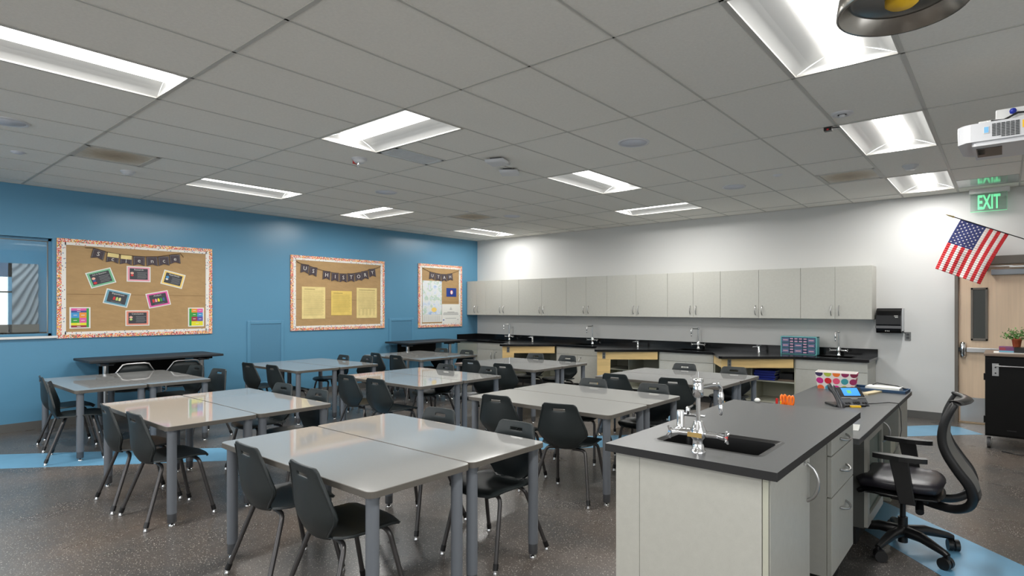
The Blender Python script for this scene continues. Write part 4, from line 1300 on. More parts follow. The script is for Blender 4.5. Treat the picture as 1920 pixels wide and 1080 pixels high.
# ================================================================ PROJECTOR (arm from the right-hand wall)
t = thing('projector', (9.45, -4.77, 2.43), 'white short-throw projector reaching in from the right', 'projector')
p = MB()
p.prism([(9.105, -4.98), (9.72, -4.98), (9.72, -4.56), (9.12, -4.56), (9.075, -4.62), (9.06, -4.93)], 2.455, 2.56, M_plw)
p.prism([(9.13, -4.97), (9.72, -4.97), (9.72, -4.57), (9.14, -4.57)], 2.43, 2.456, M_plw)
p.build('body', t, bevel=.02, seg=3)
p = MB()
for c in range(6):
    for r in range(9):
        if r == 0 and c < 2: continue
        p.box(9.225 + c * .021, 9.225 + c * .021 + .017, -4.9835, -4.979, 2.466 + r * .0092, 2.466 + r * .0092 + .0055, M_recept)
p.build('vent_grille', t)
p = MB(); p.box(9.185, 9.212, -4.983, -4.979, 2.495, 2.535, M_fw); p.box(9.188, 9.209, -4.984, -4.983, 2.498, 2.532, C_lb); p.build('info_sticker', t)
p = MB(); p.box(9.36, 9.47, -4.983, -4.979, 2.50, 2.542, M_yellow); p.box(9.375, 9.46, -4.984, -4.983, 2.525, 2.529, M_recept); p.box(9.375, 9.46, -4.984, -4.983, 2.513, 2.517, M_recept); p.build('yellow_warning_label', t)
p = MB(); p.box(9.15, 9.27, -4.90, -4.66, 2.4275, 2.4305, M_blackp); p.build('lens_window', t)
p = MB(); p.box(9.155, 9.19, -4.89, -4.74, 2.4255, 2.4275, M_chrome); p.build('mirror', t)
p = MB(); p.box(9.20, 9.72, -4.92, -4.66, 2.565, 2.585, M_white_m); p.box(9.24, 10.89, -4.83, -4.73, 2.60, 2.66, M_white_m); p.box(9.16, 9.26, -4.86, -4.82, 2.575, 2.60, M_white_m); p.box(10.84, 10.899, -4.93, -4.63, 2.50, 2.76, M_white_m); p.build('wall_arm', t, bevel=.004)
p = MB(); p.lathe([(0.0005, 0), (.014, .004), (.018, .018), (.012, .03), (.0005, .034)], M_blueb, 14, T(9.32, -4.86, 2.615)); p.build('blue_knob', t)
p = MB(); p.tube([(9.22, -4.93, 2.575), (9.28, -4.94, 2.568), (9.34, -4.93, 2.60), (9.45, -4.92, 2.595), (9.6, -4.9, 2.60)], .006, M_blackp, 8); p.build('cable', t)

# ================================================================ EMERGENCY SHOWER HEAD
SHX, SHY, SHZ = 9.118, -7.81, 2.090
t = thing('shower_head', (SHX, SHY, SHZ), 'round metal emergency shower head hanging at the top right', 'shower head')
X = T(SHX, SHY, SHZ)
M_bowl = mat('tarnished_steel', (0.36, 0.34, 0.31), .26, metal=1.0, noise=(5, .25))
p = MB(); p.lathe([(.094, .034), (.113, .002), (.116, 0), (.119, .003), (.114, .045), (.10, .062), (.03, .080), (.018, .09)], M_bowl, 48, X, cap=False); p.build('bowl', t)
p = MB(); p.lathe([(.097, .030), (.090, .026), (.086, .0285), (.0005, .020)], M_bowl, 48, X, cap=False); p.build('inner_plate', t)
p = MB(); p.lathe([(.0005, .006), (.024, .009), (.030, .014), (.030, .034)], M_yellow, 28, X, cap=False); p.build('yellow_nozzle', t)
p = MB(); p.cyl((SHX, SHY, SHZ + .085), (SHX, SHY, H), .017, M_bowl, 16); p.lathe([(.05, H - SHZ - .012), (.05, H - SHZ)], M_bowl, 24, X); p.build('supply_pipe', t)

# ================================================================ SINK ISLAND
t = thing('island_worktop', (8.30, -6.34, .878), 'charcoal worktop with black sink on the teacher island', 'worktop')
ix0, ix1, iy0, iy1 = 7.946, 8.658, -7.088, -5.595
sx0, sx1, sy0, sy1 = 8.085, 8.535, -6.90, -6.60
p = MB(); z0, z1 = .878, .910
def slab(p, x0, x1, y0, y1, h, z0, z1, mt, ms):
    xs_ = [x0, h[0], h[1], x1]; ys_ = [y0, h[2], h[3], y1]
    for a in range(3):
        for c in range(3):
            if a == 1 and c == 1: continue
            p.add([(xs_[a], ys_[c], z1), (xs_[a + 1], ys_[c], z1), (xs_[a + 1], ys_[c + 1], z1), (xs_[a], ys_[c + 1], z1)], [(0, 1, 2, 3)], mt)
            p.add([(xs_[a], ys_[c], z0), (xs_[a + 1], ys_[c], z0), (xs_[a + 1], ys_[c + 1], z0), (xs_[a], ys_[c + 1], z0)], [(3, 2, 1, 0)], ms)
    for (a, c) in (((x0, y0), (x1, y0)), ((x1, y0), (x1, y1)), ((x1, y1), (x0, y1)), ((x0, y1), (x0, y0)),
                   ((h[0], h[3]), (h[1], h[3])), ((h[1], h[3]), (h[1], h[2])), ((h[1], h[2]), (h[0], h[2])), ((h[0], h[2]), (h[0], h[3]))):
        p.add([(a[0], a[1], z0), (c[0], c[1], z0), (c[0], c[1], z1), (a[0], a[1], z1)], [(0, 1, 2, 3)], ms)
slab(p, ix0, ix1, iy0, iy1, (sx0, sx1, sy0, sy1), z0, z1, M_dkgrey, M_dkedge)
p.build('top', t)
p = MB()
zb = .70; r_ = .03
def rrect(x0, x1, y0, y1, r, n=5):
    o = []
    for cx_, cy_, a0 in ((x1 - r, y1 - r, 0), (x0 + r, y1 - r, 90), (x0 + r, y0 + r, 180), (x1 - r, y0 + r, 270)):
        for k in range(n + 1):
            a = math.radians(a0 + 90 * k / n)
            o.append((cx_ + r * math.cos(a), cy_ + r * math.sin(a)))
    return o
def ring(p, A, B, za, zb_, m_):
    n = len(A)
    p.add([(x, y, za) for x, y in A] + [(x, y, zb_) for x, y in B], [(k, (k + 1) % n, (k + 1) % n + n, k + n) for k in range(n)], m_, True)
o0 = rrect(sx0 - .014, sx1 + .014, sy0 - .014, sy1 + .014, .035); o1 = rrect(sx0 - .002, sx1 + .002, sy0 - .002, sy1 + .002, .028); o2 = rrect(sx0 + .018, sx1 - .018, sy0 + .018, sy1 - .018, .026)
o3 = rrect(sx0 + .03, sx1 - .03, sy0 + .03, sy1 - .03, .04)
ring(p, o0, o1, .9103, .9122, M_dkedge); ring(p, o1, o2, .9122, .903, M_sink); ring(p, o2, o3, .903, .70, M_sink)
p.add([(x, y, .70) for x, y in o3], [tuple(range(len(o3)))], M_sink)
p.build('sink', t)
t2 = thing('island_cabinet', (8.30, -6.33, 0), 'grey laminate island cabinet below the charcoal sink top', 'cabinet')
p = MB(); p.box(7.985, 8.600, -7.052, -7.034, .10, .877, M_lam); p.box(7.985, 8.003, -7.034, -6.51, .10, .877, M_lam); p.box(8.003, 8.600, -6.528, -6.51, .10, .877, M_lam)
p.box(8.003, 8.600, -7.034, -6.528, .10, .118, M_lam); p.box(8.0, 8.60, -7.03, -6.53, 0, .10, M_kick)
p.build('sink_carcass', t2)
p = MB(); p.box(7.985, 8.097, -7.062, -7.053, .02, .876, M_lam); p.box(8.099, 8.596, -7.062, -7.053, .02, .876, M_lam); p.box(8.599, 8.6185, -7.060, -7.053, .10, .876, M_lamin); p.build('end_panel', t2)
p = MB(); p.box(8.602, 8.622, -7.045, -6.512, .105, .872, M_lam); d1 = p.build('door', t2, bevel=.001, seg=1)
p = MB(); handle(p, (8.622, -6.555, .665), (8.622, -6.555, .825), (1, 0, 0), M_steel, .0075, .045); p.build('handle', d1)
p = MB(); p.cyl((8.622, -6.60, .835), (8.626, -6.60, .835), .009, M_steel, 12); p.build('lock', d1)
p = MB(); p.box(7.985, 8.600, -6.115, -5.60, .17, .877, M_lam); p.box(8.0, 8.55, -6.09, -5.62, 0, .17, M_kick); p.box(7.985, 8.003, -6.51, -6.115, .10, .877, M_lam)
p.build('drawer_carcass', t2)
for z0, z1 in ((.765, .872), (.562, .759), (.175, .556)):
    p = MB(); p.box(8.602, 8.622, -6.112, -5.602, z0, z1, M_lam); dd = p.build('drawer', t2, bevel=.001, seg=1)
    zc = (z0 + z1) / 2 if z1 - z0 < .3 else z1 - .09
    p = MB(); handle(p, (8.622, -5.93, zc), (8.622, -5.79, zc), (1, 0, -.3), M_steel, .006, .035); p.build('handle', dd)
t3 = lab_faucet('lab_faucet', T(8.321, -6.985, .910) @ RZ(.15), 'large chrome lab faucet beside the island sink', None, .238, (.06, .125), True)
p = MB(); X = T(8.321, -6.985, .910)
p.box(-.03, .03, -.037, -.0345, .066, .084, mat('brass_badge', rgb(190, 160, 100), .3, metal=.6), X); p.build('front_badge', t3)
p = MB(); pp = []
for k in range(17):
    a = math.pi * (.1 + .95 * k / 16)
    pp.append((8.285 + .05 * math.cos(a) - .02, -6.955 + .05 * math.sin(a), .985 + .006 * math.sin(a * 2)))
p.tube(pp, .006, M_chrome, 10); p.build('side_loop', t3)
t = thing('gas_tap', (8.049, -6.572, .91), 'short chrome gas tap at the left corner of the island sink', 'tap')
X = T(8.049, -6.572, .910)
p = MB(); p.lathe([(.022, 0), (.019, .004), (.019, .075), (.017, .08)], M_chrome, 24, X); p.build('post', t)
p = MB(); p.tube([(0, 0, .062), (.03, .012, .062), (.075, .03, .058), (.105, .042, .056)], [.008, .010, .008, .0045], M_chrome, 12, True, X); p.build('nozzle', t)
p = MB(); p.lathe([(.009, .06), (.011, .075), (.011, .095), (.006, .10)], M_chrome, 14, X @ T(.032, .012, 0)); p.tube([(.03, .012, .09), (.055, .02, .108)], [.006, .004], M_chrome, 8, True, X); p.build('lever', t)

# ================================================================ TEACHER DESK
DZ = .76
t = thing('teacher_desk', (8.28, -4.42, 0), 'low charcoal-topped teacher desk behind the sink island', 'desk')
p = MB(); p.box(7.902, 8.652, -5.593, -3.272, DZ - .034, DZ, M_dkgrey); p.build('desktop', t, bevel=.003)
zt = DZ - .035
p = MB(); p.box(7.94, 8.598, -5.15, -4.575, .12, zt, M_lam); p.box(7.96, 8.55, -5.13, -4.59, 0, .12, M_kick); p.box(7.958, 8.60, -5.156, -5.150, .12, zt, M_shadelam); p.build('glazed_carcass', t)  # last box: thin dark sheet, knee-space shade put into its colour
p = MB()
for q in ((-5.148, -5.085, .125, zt - .004), (-4.64, -4.577, .125, zt - .004), (-5.085, -4.64, .125, .19), (-5.085, -4.64, zt - .07, zt - .004)):
    p.box(8.600, 8.620, q[0], q[1], q[2], q[3], M_lam)
gd = p.build('door', t)
p = MB(); p.box(8.604, 8.608, -5.085, -4.64, .19, zt - .07, M_glass); p.build('glass_panel', gd)
p = MB(); handle(p, (8.62, -4.60, .56), (8.62, -4.60, .70), (1, 0, 0), M_steel, .006, .045); p.build('handle', gd)
p = MB(); p.box(7.94, 8.62, -3.83, -3.30, .12, zt, M_lam); p.box(7.96, 8.58, -3.81, -3.32, 0, .12, M_kick); p.build('end_carcass', t)
p = MB(); p.box(7.94, 7.958, -4.575, -3.83, .12, zt, M_lam); p.box(7.94, 7.958, -5.55, -5.15, .12, zt, M_lam); p.build('back_panel', t)
t = thing('file_box', (8.45, -3.98, 0), 'low grey box with a metal T handle under the desk', 'box')
p = MB(); p.box(8.30, 8.60, -4.08, -3.84, .0, .46, M_lamin); p.build('body', t, bevel=.003)
p = MB(); p.cyl((8.555, -4.08, .34), (8.555, -4.10, .34), .006, M_steel, 8); p.box(8.525, 8.585, -4.108, -4.098, .335, .347, M_steel); p.box(8.551, 8.559, -4.108, -4.10, .27, .34, M_steel); p.build('t_handle', t)

# desk phone
def build_phone():
    t = thing('desk_phone', (0, 0, 0), 'dark grey desk phone with a lit blue screen', 'phone')
    tilt = math.radians(42)
    X = T(.03, -.02, .012) @ Matrix.Rotation(tilt, 4, 'X')
    p = MB(); p.box(-.10, .12, -.085, .155, -.012, .012, mat('phone_grey', rgb(70, 72, 76), .4), X); p.build('body', t, bevel=.006)
    p = MB(); p.box(-.12, .11, -.07, .09, 0, .014, M_blackp); p.box(-.03, .09, .04, .07, .01, .052, M_blackp); p.build('stand', t, bevel=.004)
    p = MB(); p.box(-.065, .115, .055, .150, .012, .0145, M_blackp, X); p.build('bezel', t)
    p = MB(); p.box(-.035, .09, .068, .142, .0145, .0155, emis('phone_screen', rgb(40, 130, 210), .7), X)
    p.box(.0, .03, .09, .12, .0155, .0158, emis('screen_green', rgb(90, 170, 90), .5), X); p.build('screen', t)
    p = MB(); p.box(-.065, .12, .044, .054, .012, .015, M_steel, X)
    p.prism([(.01, .03), (.045, .03), (.058, .045), (-.003, .045)], .012, .0155, M_steel, X); p.build('silver_trim', t)
    k = MB()
    for r in range(4):
        for c in range(3): k.box(.005 + c * .018, .019 + c * .018, -.07 + r * .022, -.054 + r * .022, .012, .0165, M_blackp, X)
    for r in range(3):
        for c in range(2):
            k.box(-.055 + c * .022, -.039 + c * .022, -.06 + r * .026, -.046 + r * .026, .012, .016, M_blackp, X)
            k.box(.072 + c * .020, .086 + c * .020, -.06 + r * .026, -.046 + r * .026, .012, .016, M_blackp, X)
    k.build('keypad', t)
    p = MB(); pts = []
    for i_ in range(11):
        u = i_ / 10
        pts.append(X @ Vector((-.115, -.09 + .25 * u, .030 + .012 * math.sin(math.pi * u))))
    p.tube(pts, [.018, .026, .026, .019, .017, .017, .017, .019, .026, .026, .018], mat('handset_black', rgb(44, 45, 48), .35), 14); p.build('handset', t)
    return t
ph = build_phone()
ph.location = (8.36, -4.42, DZ); ph.rotation_euler = (0, 0, math.radians(40))
b = MB(); b.tube([(8.47, -4.30, DZ + .006), (8.53, -4.22, DZ + .007), (8.60, -4.16, DZ + .012), (8.655, -4.14, DZ + .008), (8.675, -4.16, DZ - .05), (8.685, -4.2, DZ - .18), (8.68, -4.3, DZ - .26), (8.66, -4.5, DZ - .33)], .0035, M_blackp, 8)
tag(b.here('phone_cord', (8.6, -4.2, DZ)), 'black cord running from the desk phone over the desk edge', 'cord')
b = MB(); b.box(-.035, .035, -.012, .012, 0, .012, M_yellow, T(8.43, -4.475, DZ) @ RZ(.6)); tag(b.here('eraser', (8.43, -4.475, DZ)), 'small yellow eraser in front of the desk phone', 'eraser')
# polka dot box
t = thing('polka_dot_bin', (8.10, -3.50, DZ), 'white storage box with large coloured polka dots on the desk', 'box')
X = T(8.10, -3.49, DZ) @ RZ(.10)
p = MB(); w0, w1, d0, d1, hh = .145, .165, .085, .10, .150
vs = [(-w0, -d0, 0), (w0, -d0, 0), (w0, d0, 0), (-w0, d0, 0), (-w1, -d1, hh), (w1, -d1, hh), (w1, d1, hh), (-w1, d1, hh)]
i_ = .005
vi = [(-w0 + i_, -d0 + i_, i_), (w0 - i_, -d0 + i_, i_), (w0 - i_, d0 - i_, i_), (-w0 + i_, d0 - i_, i_), (-w1 + i_, -d1 + i_, hh), (w1 - i_, -d1 + i_, hh), (w1 - i_, d1 - i_, hh), (-w1 + i_, d1 - i_, hh)]
p.add(vs + vi, [(3, 2, 1, 0), (0, 1, 5, 4), (1, 2, 6, 5), (2, 3, 7, 6), (3, 0, 4, 7), (8, 9, 10, 11), (12, 13, 9, 8), (13, 14, 10, 9), (14, 15, 11, 10), (15, 12, 8, 11),
                (4, 5, 13, 12), (5, 6, 14, 13), (6, 7, 15, 14), (7, 4, 12, 15)], M_fw, False, X); p.build('bin', t)
p = MB()
dc = [(54, 44, 84), (170, 186, 66), (236, 118, 40), (140, 34, 84), (120, 24, 60), (196, 36, 130), (206, 30, 44), (226, 84, 120), (60, 150, 160), (150, 40, 90), (236, 104, 50), (70, 150, 180), (196, 36, 130), (170, 186, 66), (236, 118, 40)]
import itertools
def clipc(cx_, cz_, r, zlo, zhi):
    o = []
    for q in range(28):
        a = 2 * math.pi * q / 28
        o.append((cx_ + r * math.cos(a), min(max(cz_ + r * math.sin(a), zlo), zhi)))
    return o
for row, zc in enumerate((.140, .075, .010)):
    for c in range(5):
        m_ = cm('dot_%d' % (row * 5 + c), dc[row * 5 + c])
        pts = clipc(-.118 + c * .062, zc, .027, .002, .146)
        q3 = []
        for a, z in pts:
            f = z / hh
            sc_ = (w0 + (w1 - w0) * f) / w0
            q3.append((a * sc_, -(d0 + (d1 - d0) * f) - .0015, z))
        p.add(q3, [tuple(range(len(q3)))], m_, False, X)
    for c in range(3):
        m_ = cm('dot_%d' % ((row * 5 + c * 2 + 3) % 15), dc[(row * 5 + c * 2 + 3) % 15])
        q3 = []
        for a, z in clipc(-.062 + c * .062, zc, .027, .002, .146):
            f = z / hh; q3.append(((w0 + (w1 - w0) * f) + .0015, a * (d0 + (d1 - d0) * f) / d0, z))
        p.add(q3, [tuple(range(len(q3)))], m_, False, X)
p.build('polka_dots', t)
# tray
t = thing('desk_tray', (8.42, -3.40, DZ), 'dark blue desk tray holding papers at the far end of the desk', 'tray')
M_navy = mat('navy_plastic', rgb(34, 66, 98), .4)
p = MB(); X = T(8.42, -3.405, DZ) @ RZ(-.05)
p.box(-.22, .22, -.11, .11, 0, .006, M_navy, X); p.box(-.22, .22, -.11, -.102, .006, .026, M_navy, X); p.box(-.22, .22, .102, .11, .006, .026, M_navy, X); p.box(-.22, -.212, -.11, .11, .006, .026, M_navy, X); p.box(.212, .22, -.11, .11, .006, .026, M_navy, X)
p.build('tray_body', t, bevel=.003)
t = thing('paper_stack', (8.42, -3.40, DZ + .007), 'stack of white paper lying in the blue desk tray', 'papers')
p = MB(); p.box(-.09, .17, -.085, .08, .007, .040, M_paper, X); p.box(-.15, .12, -.095, -.02, .0065, .012, M_paper, X); p.build('sheets', t)
p = MB(); p.tube([X @ Vector(q) for q in ((-.06, .05, .043), (-.03, .07, .058), (.05, .06, .052), (.13, .05, .046), (.2, .03, .03))], .005, M_blackp, 8)
tag(p.here('glasses_strap', (8.42, -3.36, DZ + .04)), 'thin black strap lying across the white paper stack', 'strap')
b = MB(); b.prism([(-.028, -.15), (.024, -.15), (.036, -.02), (.03, .15), (-.02, .15), (-.034, 0)], 0, .014, mat('bare_wood', rgb(200, 184, 148), .6), T(8.405, -3.62, DZ) @ RZ(-.22))
tag(b.here('wood_strip', (8.405, -3.62, DZ)), 'flat piece of pale wood on the desk by the blue tray', 'wood block')
b = MB(); b.add([(8.570, -5.36, DZ), (8.605, -5.35, DZ), (8.603, -5.31, DZ), (8.568, -5.32, DZ), (8.566, -5.35, DZ + .035), (8.61, -5.335, DZ + .034)], [(0, 1, 5, 4), (3, 4, 5, 2), (0, 4, 3), (1, 2, 5), (0, 3, 2, 1)], M_paper)
tag(b.here('folded_card', (8.6, -5.34, DZ)), 'white folded paper card on the desk corner by the island', 'card')
# pencil caddy with scissors
t = thing('pencil_caddy', (8.205, -5.46, DZ), 'dark pencil caddy mostly hidden behind the island top', 'caddy')
p = MB(); p.box(8.135, 8.275, -5.50, -5.42, DZ, DZ + .006, M_blackp)
for q in ((8.135, 8.139, -5.50, -5.42), (8.271, 8.275, -5.50, -5.42), (8.135, 8.275, -5.50, -5.496), (8.135, 8.275, -5.424, -5.42)): p.box(*q, DZ + .006, DZ + .115, M_blackp)
p.build('cup', t)
def scissors(x, y, r, lean, label):
    t = thing('scissors', (x, y, DZ + .008), label, 'scissors')
    X = T(x, y, DZ + .008) @ Matrix.Rotation(lean, 4, 'Y') @ RZ(r)
    p = MB(); p.prism([(-.006, .0), (.006, .0), (.008, .095), (-.008, .095)], -.0015, .0015, M_steel, X @ Matrix(((1, 0, 0, 0), (0, 0, 1, 0), (0, 1, 0, 0), (0, 0, 0, 1)))); p.build('blades', t)
    for s in (-1, 1):
        h = MB(); pts = []
        for k in range(13):
            a = 2 * math.pi * k / 12
            pts.append(X @ Vector((s * .009 + .008 * math.cos(a), 0, .148 + .030 * math.sin(a))))
        h.tube(pts, .0065, M_orange, 8, False); h.tube([X @ Vector((0, 0, .09)), X @ Vector((s * .010, 0, .122))], .006, M_orange, 8); h.build('handle', t)
scissors(8.245, -5.47, .2, .06, 'tallest orange-handled scissors at the right of the pencil caddy')
scissors(8.222, -5.45, .5, -.10, 'shorter orange-handled scissors left of the tallest pair')
for x, y, m_, h, l, nm_ in ((8.172, -5.48, M_red, .165, 'red marker standing in the pencil caddy', 'marker'), (8.184, -5.45, M_brown, .150, 'brown pencil standing in the pencil caddy', 'pencil'),
                        (8.196, -5.48, M_yellow, .150, 'yellow pencil standing in the pencil caddy', 'pencil'), (8.205, -5.44, M_recept, .19, 'tall dark pen standing in the pencil caddy', 'pen')):
    t = thing(nm_, (x, y, DZ + .008), l, nm_)
    p = MB(); p.cyl((x, y, DZ + .008), (x + .002, y, DZ + h * .72), .0065 if nm_ == 'marker' else .004, m_, 10); p.build('barrel', t)
    p = MB(); p.cyl((x + .002, y, DZ + h * .72), (x + .003, y, DZ + h), .0075 if nm_ == 'marker' else .0042, m_ if nm_ != 'marker' else M_red, 10); p.build('cap', t)
b = MB(); b.lathe([(.0005, 0), (.014, .004), (.018, .013), (.010, .022), (.0005, .025)], M_paper, 9, T(8.155, -5.47, DZ + .117))
b = MB(); b.lathe([(.0005, 0), (.014, .004), (.019, .013), (.011, .024), (.0005, .027)], M_paper, 9, T(8.10, -5.615, .910))
tag(b.here('paper_ball', (8.10, -5.615, .910), smooth_all=True), 'tiny crumpled white paper ball on the island top edge', 'paper')

# ================================================================ OFFICE CHAIR (local forward = +y)
def build_office_chair():
    t = thing('office_chair', (0, 0, 0), 'black office chair with mesh back and armrests at the teacher desk', 'chair')
    p = MB()
    for k in range(5):
        a = math.radians(160 + 72 * k)
        c, s = math.cos(a), math.sin(a)
        X = RZ(a)
        p.tube([(0.02 * c, .02 * s, .115), (.13 * c, .13 * s, .118), (.27 * c, .27 * s, .088), (.297 * c, .297 * s, .078)], [.034, .030, .020, .017], M_blackp, 10)
        p.cyl((.297 * c, .297 * s, .05), (.297 * c, .297 * s, .085), .011, M_blackp, 10)
    p.lathe([(.035, .08), (.04, .10), (.038, .14), (.028, .15)], M_blackp, 20)
    p.build('star_base', t)
    for k in range(5):
        a = math.radians(160 + 72 * k)
        c, s = math.cos(a), math.sin(a)
        X = T(.297 * c, .297 * s, 0) @ RZ(a + .7 + k * 1.1)
        q = MB()
        for sg in (-1, 1):
            q.cyl((sg * .006, .012, .034), (sg * .030, .012, .034), .034, M_blackp, 20, X)
        q.box(-.008, .008, -.01, .03, .02, .056, M_blackp, X)
        q.build('caster', t)
    p = MB(); p.cyl((0, 0, .045), (0, 0, .20), .027, M_blackp, 18); p.cyl((0, 0, .2), (0, 0, .34), .016, M_blackp, 14); p.build('gas_lift', t)
    p = MB(); p.box(-.09, .09, -.14, .12, .325, .375, M_blackp); p.box(-.20, .20, -.05, .05, .35, .375, M_blackp)
    p.cyl((.10, .03, .345), (.21, .05, .335), .009, M_blackp, 10); p.cyl((-.10, -.09, .345), (-.19, -.10, .30), .022, M_blackp, 10)
    p.build('mechanism', t, bevel=.01)
    # seat: cushion grid
    def cushion(zt, zb, m_, name):
        p = MB(); nu, nv = 14, 14
        vs = []; fs = []
        for lay in (0, 1):
            for a in range(nu + 1):
                for c in range(nv + 1):
                    u, v = a / nu * 2 - 1, c / nv * 2 - 1
                    # squircle
                    x = .245 * u * math.sqrt(max(0, 1 - .28 * v * v)); y = .235 * v * math.sqrt(max(0, 1 - .28 * u * u))
                    e = max(abs(u), abs(v))
                    drop = .022 * e ** 6
                    wf = -.035 * max(0, v - .55) / .45 * max(0, v - .55)
                    z = (zt - drop + wf + .006 * u * u * (1 - e ** 4)) if lay == 0 else (zb + .018 * e ** 4 + wf)
                    if lay: x *= .94; y *= .94
                    vs.append((x, y + .015, z))
        o = (nu + 1) * (nv + 1)
        for a in range(nu):
            for c in range(nv):
                q = a * (nv + 1) + c
                fs.append((q, q + nv + 1, q + nv + 2, q + 1)); fs.append((q + o + 1, q + nv + 2 + o, q + nv + 1 + o, q + o))
        edge = [a * (nv + 1) for a in range(nu + 1)] + [nu * (nv + 1) + c for c in range(1, nv + 1)] + [a * (nv + 1) + nv for a in range(nu - 1, -1, -1)] + [c for c in range(nv - 1, 0, -1)]
        n = len(edge)
        for k in range(n):
            a, c = edge[k], edge[(k + 1) % n]
            fs.append((a, a + o, c + o, c))
        p.add(vs, fs, m_, True)
        return p.build(name, t)
    se = cushion(.475, .395, M_leather, 'seat')
    cushion(.400, .372, M_blackp, 'seat_pan')
    p = MB(); pts = []
    for k in range(33):
        a = 2 * math.pi * k / 32
        cu_, su_ = math.cos(a), math.sin(a)
        u = (abs(cu_) ** .55) * (1 if cu_ > 0 else -1); v = (abs(su_) ** .55) * (1 if su_ > 0 else -1)
        x = .243 * u * math.sqrt(max(0, 1 - .28 * v * v)); y = .233 * v * math.sqrt(max(0, 1 - .28 * u * u)) + .015
        pts.append((x, y, .449 - (.035 * max(0, v - .55) / .45 * max(0, v - .55))))
    p.tube(pts, .0035, M_leather, 6, False); o_ = p.build('piping', se)
    # back
    prof = [(-.06, .345), (-.17, .330), (-.26, .333), (-.325, .37), (-.348, .43), (-.330, .50), (-.280, .575), (-.230, .66), (-.207, .74), (-.215, .83), (-.245, .91), (-.268, .95)]
    wid = [.05, .08, .12, .165, .195, .21, .22, .225, .228, .228, .225, .215]
    def smooth(L, n=4):
        out = []
        for i in range(len(L) - 1):
            p0 = L[max(i - 1, 0)]; p1 = L[i]; p2 = L[i + 1]; p3 = L[min(i + 2, len(L) - 1)]
            for k in range(n):
                u = k / n
                out.append(tuple(.5 * ((2 * b_) + (-a_ + c_) * u + (2 * a_ - 5 * b_ + 4 * c_ - d_) * u * u + (-a_ + 3 * b_ - 3 * c_ + d_) * u ** 3) for a_, b_, c_, d_ in zip(p0, p1, p2, p3)))
        out.append(tuple(L[-1]))
        return out
    C3 = smooth([(w, y, z) for w, (y, z) in zip(wid, prof)])
    p = MB()
    for s in (-1, 1):
        n = len(C3)
        # flat oval rail
        vs = []; fs = []
        for i, (w, y, z) in enumerate(C3):
            if i == 0: ty, tz = C3[1][1] - y, C3[1][2] - z
            elif i == n - 1: ty, tz = y - C3[i - 1][1], z - C3[i - 1][2]
            else: ty, tz = C3[i + 1][1] - C3[i - 1][1], C3[i + 1][2] - C3[i - 1][2]
            L = math.hypot(ty, tz); ny, nz = -tz / L, ty / L
            f = i / (n - 1)
            th = .026 if f < .35 else (.030 - .010 * (f - .35) / .65)
            for k in range(10):
                a = 2 * math.pi * k / 10
                vs.append((s * w + .014 * math.cos(a), y + ny * th * math.sin(a), z + nz * th * math.sin(a)))
        for i in range(n - 1):
            for k in range(10):
                k2 = (k + 1) % 10
                fs.append((i * 10 + k, i * 10 + k2, (i + 1) * 10 + k2, (i + 1) * 10 + k))
        fs.append(tuple(range(9, -1, -1))); fs.append(tuple((n - 1) * 10 + k for k in range(10)))
        p.add(vs, fs, M_blackp, True)
    top = []
    for k in range(13):
        u = -1 + 2 * k / 12
        top.append((.215 * u, -.268 - .055 * (1 - u * u), .953))
    # head rail: wide flat lip
    vs = []; fs = []
    for i, (x, y, z) in enumerate(top):
        for k in range(10):
            a = 2 * math.pi * k / 10
            vs.append((x, y + .030 * math.cos(a), z + .013 * math.sin(a) + .006 * math.cos(a)))
    for i in range(12):
        for k in range(10):
            k2 = (k + 1) % 10
            fs.append((i * 10 + k, i * 10 + k2, (i + 1) * 10 + k2, (i + 1) * 10 + k))
    fs.append(tuple(range(10))); fs.append(tuple(120 + k for k in range(9, -1, -1)))
    p.add(vs, fs, M_blackp, True)
    p.tube([(-.19, -.345, .42), (-.1, -.365, .415), (0, -.37, .41), (.1, -.365, .415), (.19, -.345, .42)], .02, M_blackp, 10)
    p.build('back_frame', t)
    p = MB(); vs = []; fs = []; sub = [c for c in C3 if c[2] > .43 and C3.index(c) > 14]
    n = len(sub)
    for i, (w, y, z) in enumerate(sub):
        for k in range(9):
            u = -1 + 2 * k / 8
            vs.append((u * w, y - .035 * (1 - u * u), z))
    for i in range(n - 1):
        for k in range(8):
            fs.append((i * 9 + k, i * 9 + k + 1, (i + 1) * 9 + k + 1, (i + 1) * 9 + k))
    p.add(vs, fs, M_mesh, True); p.build('mesh_back', t)
    for s in (-1, 1):
        p = MB()
        p.box(s * .19, s * .275, -.085, -.01, .355, .375, M_blackp)
        vs = [(-.085, .36), (-.005, .36), (.045, .605), (-.05, .605)]
        p.add([(s * .262, y, z) for y, z in vs] + [(s * .288, y, z) for y, z in vs], [(0, 1, 2, 3), (7, 6, 5, 4), (0, 4, 5, 1), (1, 5, 6, 2), (2, 6, 7, 3), (3, 7, 4, 0)], M_blackp)
        p.build('arm_post', t, bevel=.004)
        p = MB()
        out = []
        for k in range(20):
            a = 2 * math.pi * k / 20
            out.append((s * .272 + .038 * math.cos(a) * (1 if math.sin(a) < .3 else .8), -.005 + .14 * math.sin(a)))
        p.prism(out, .605, .632, M_blackp); p.build('armrest', t, bevel=.008, seg=3)
    return t
oc = build_office_chair()
oc.location = (8.79, -5.02, 0); oc.rotation_euler = (0, 0, math.radians(92))

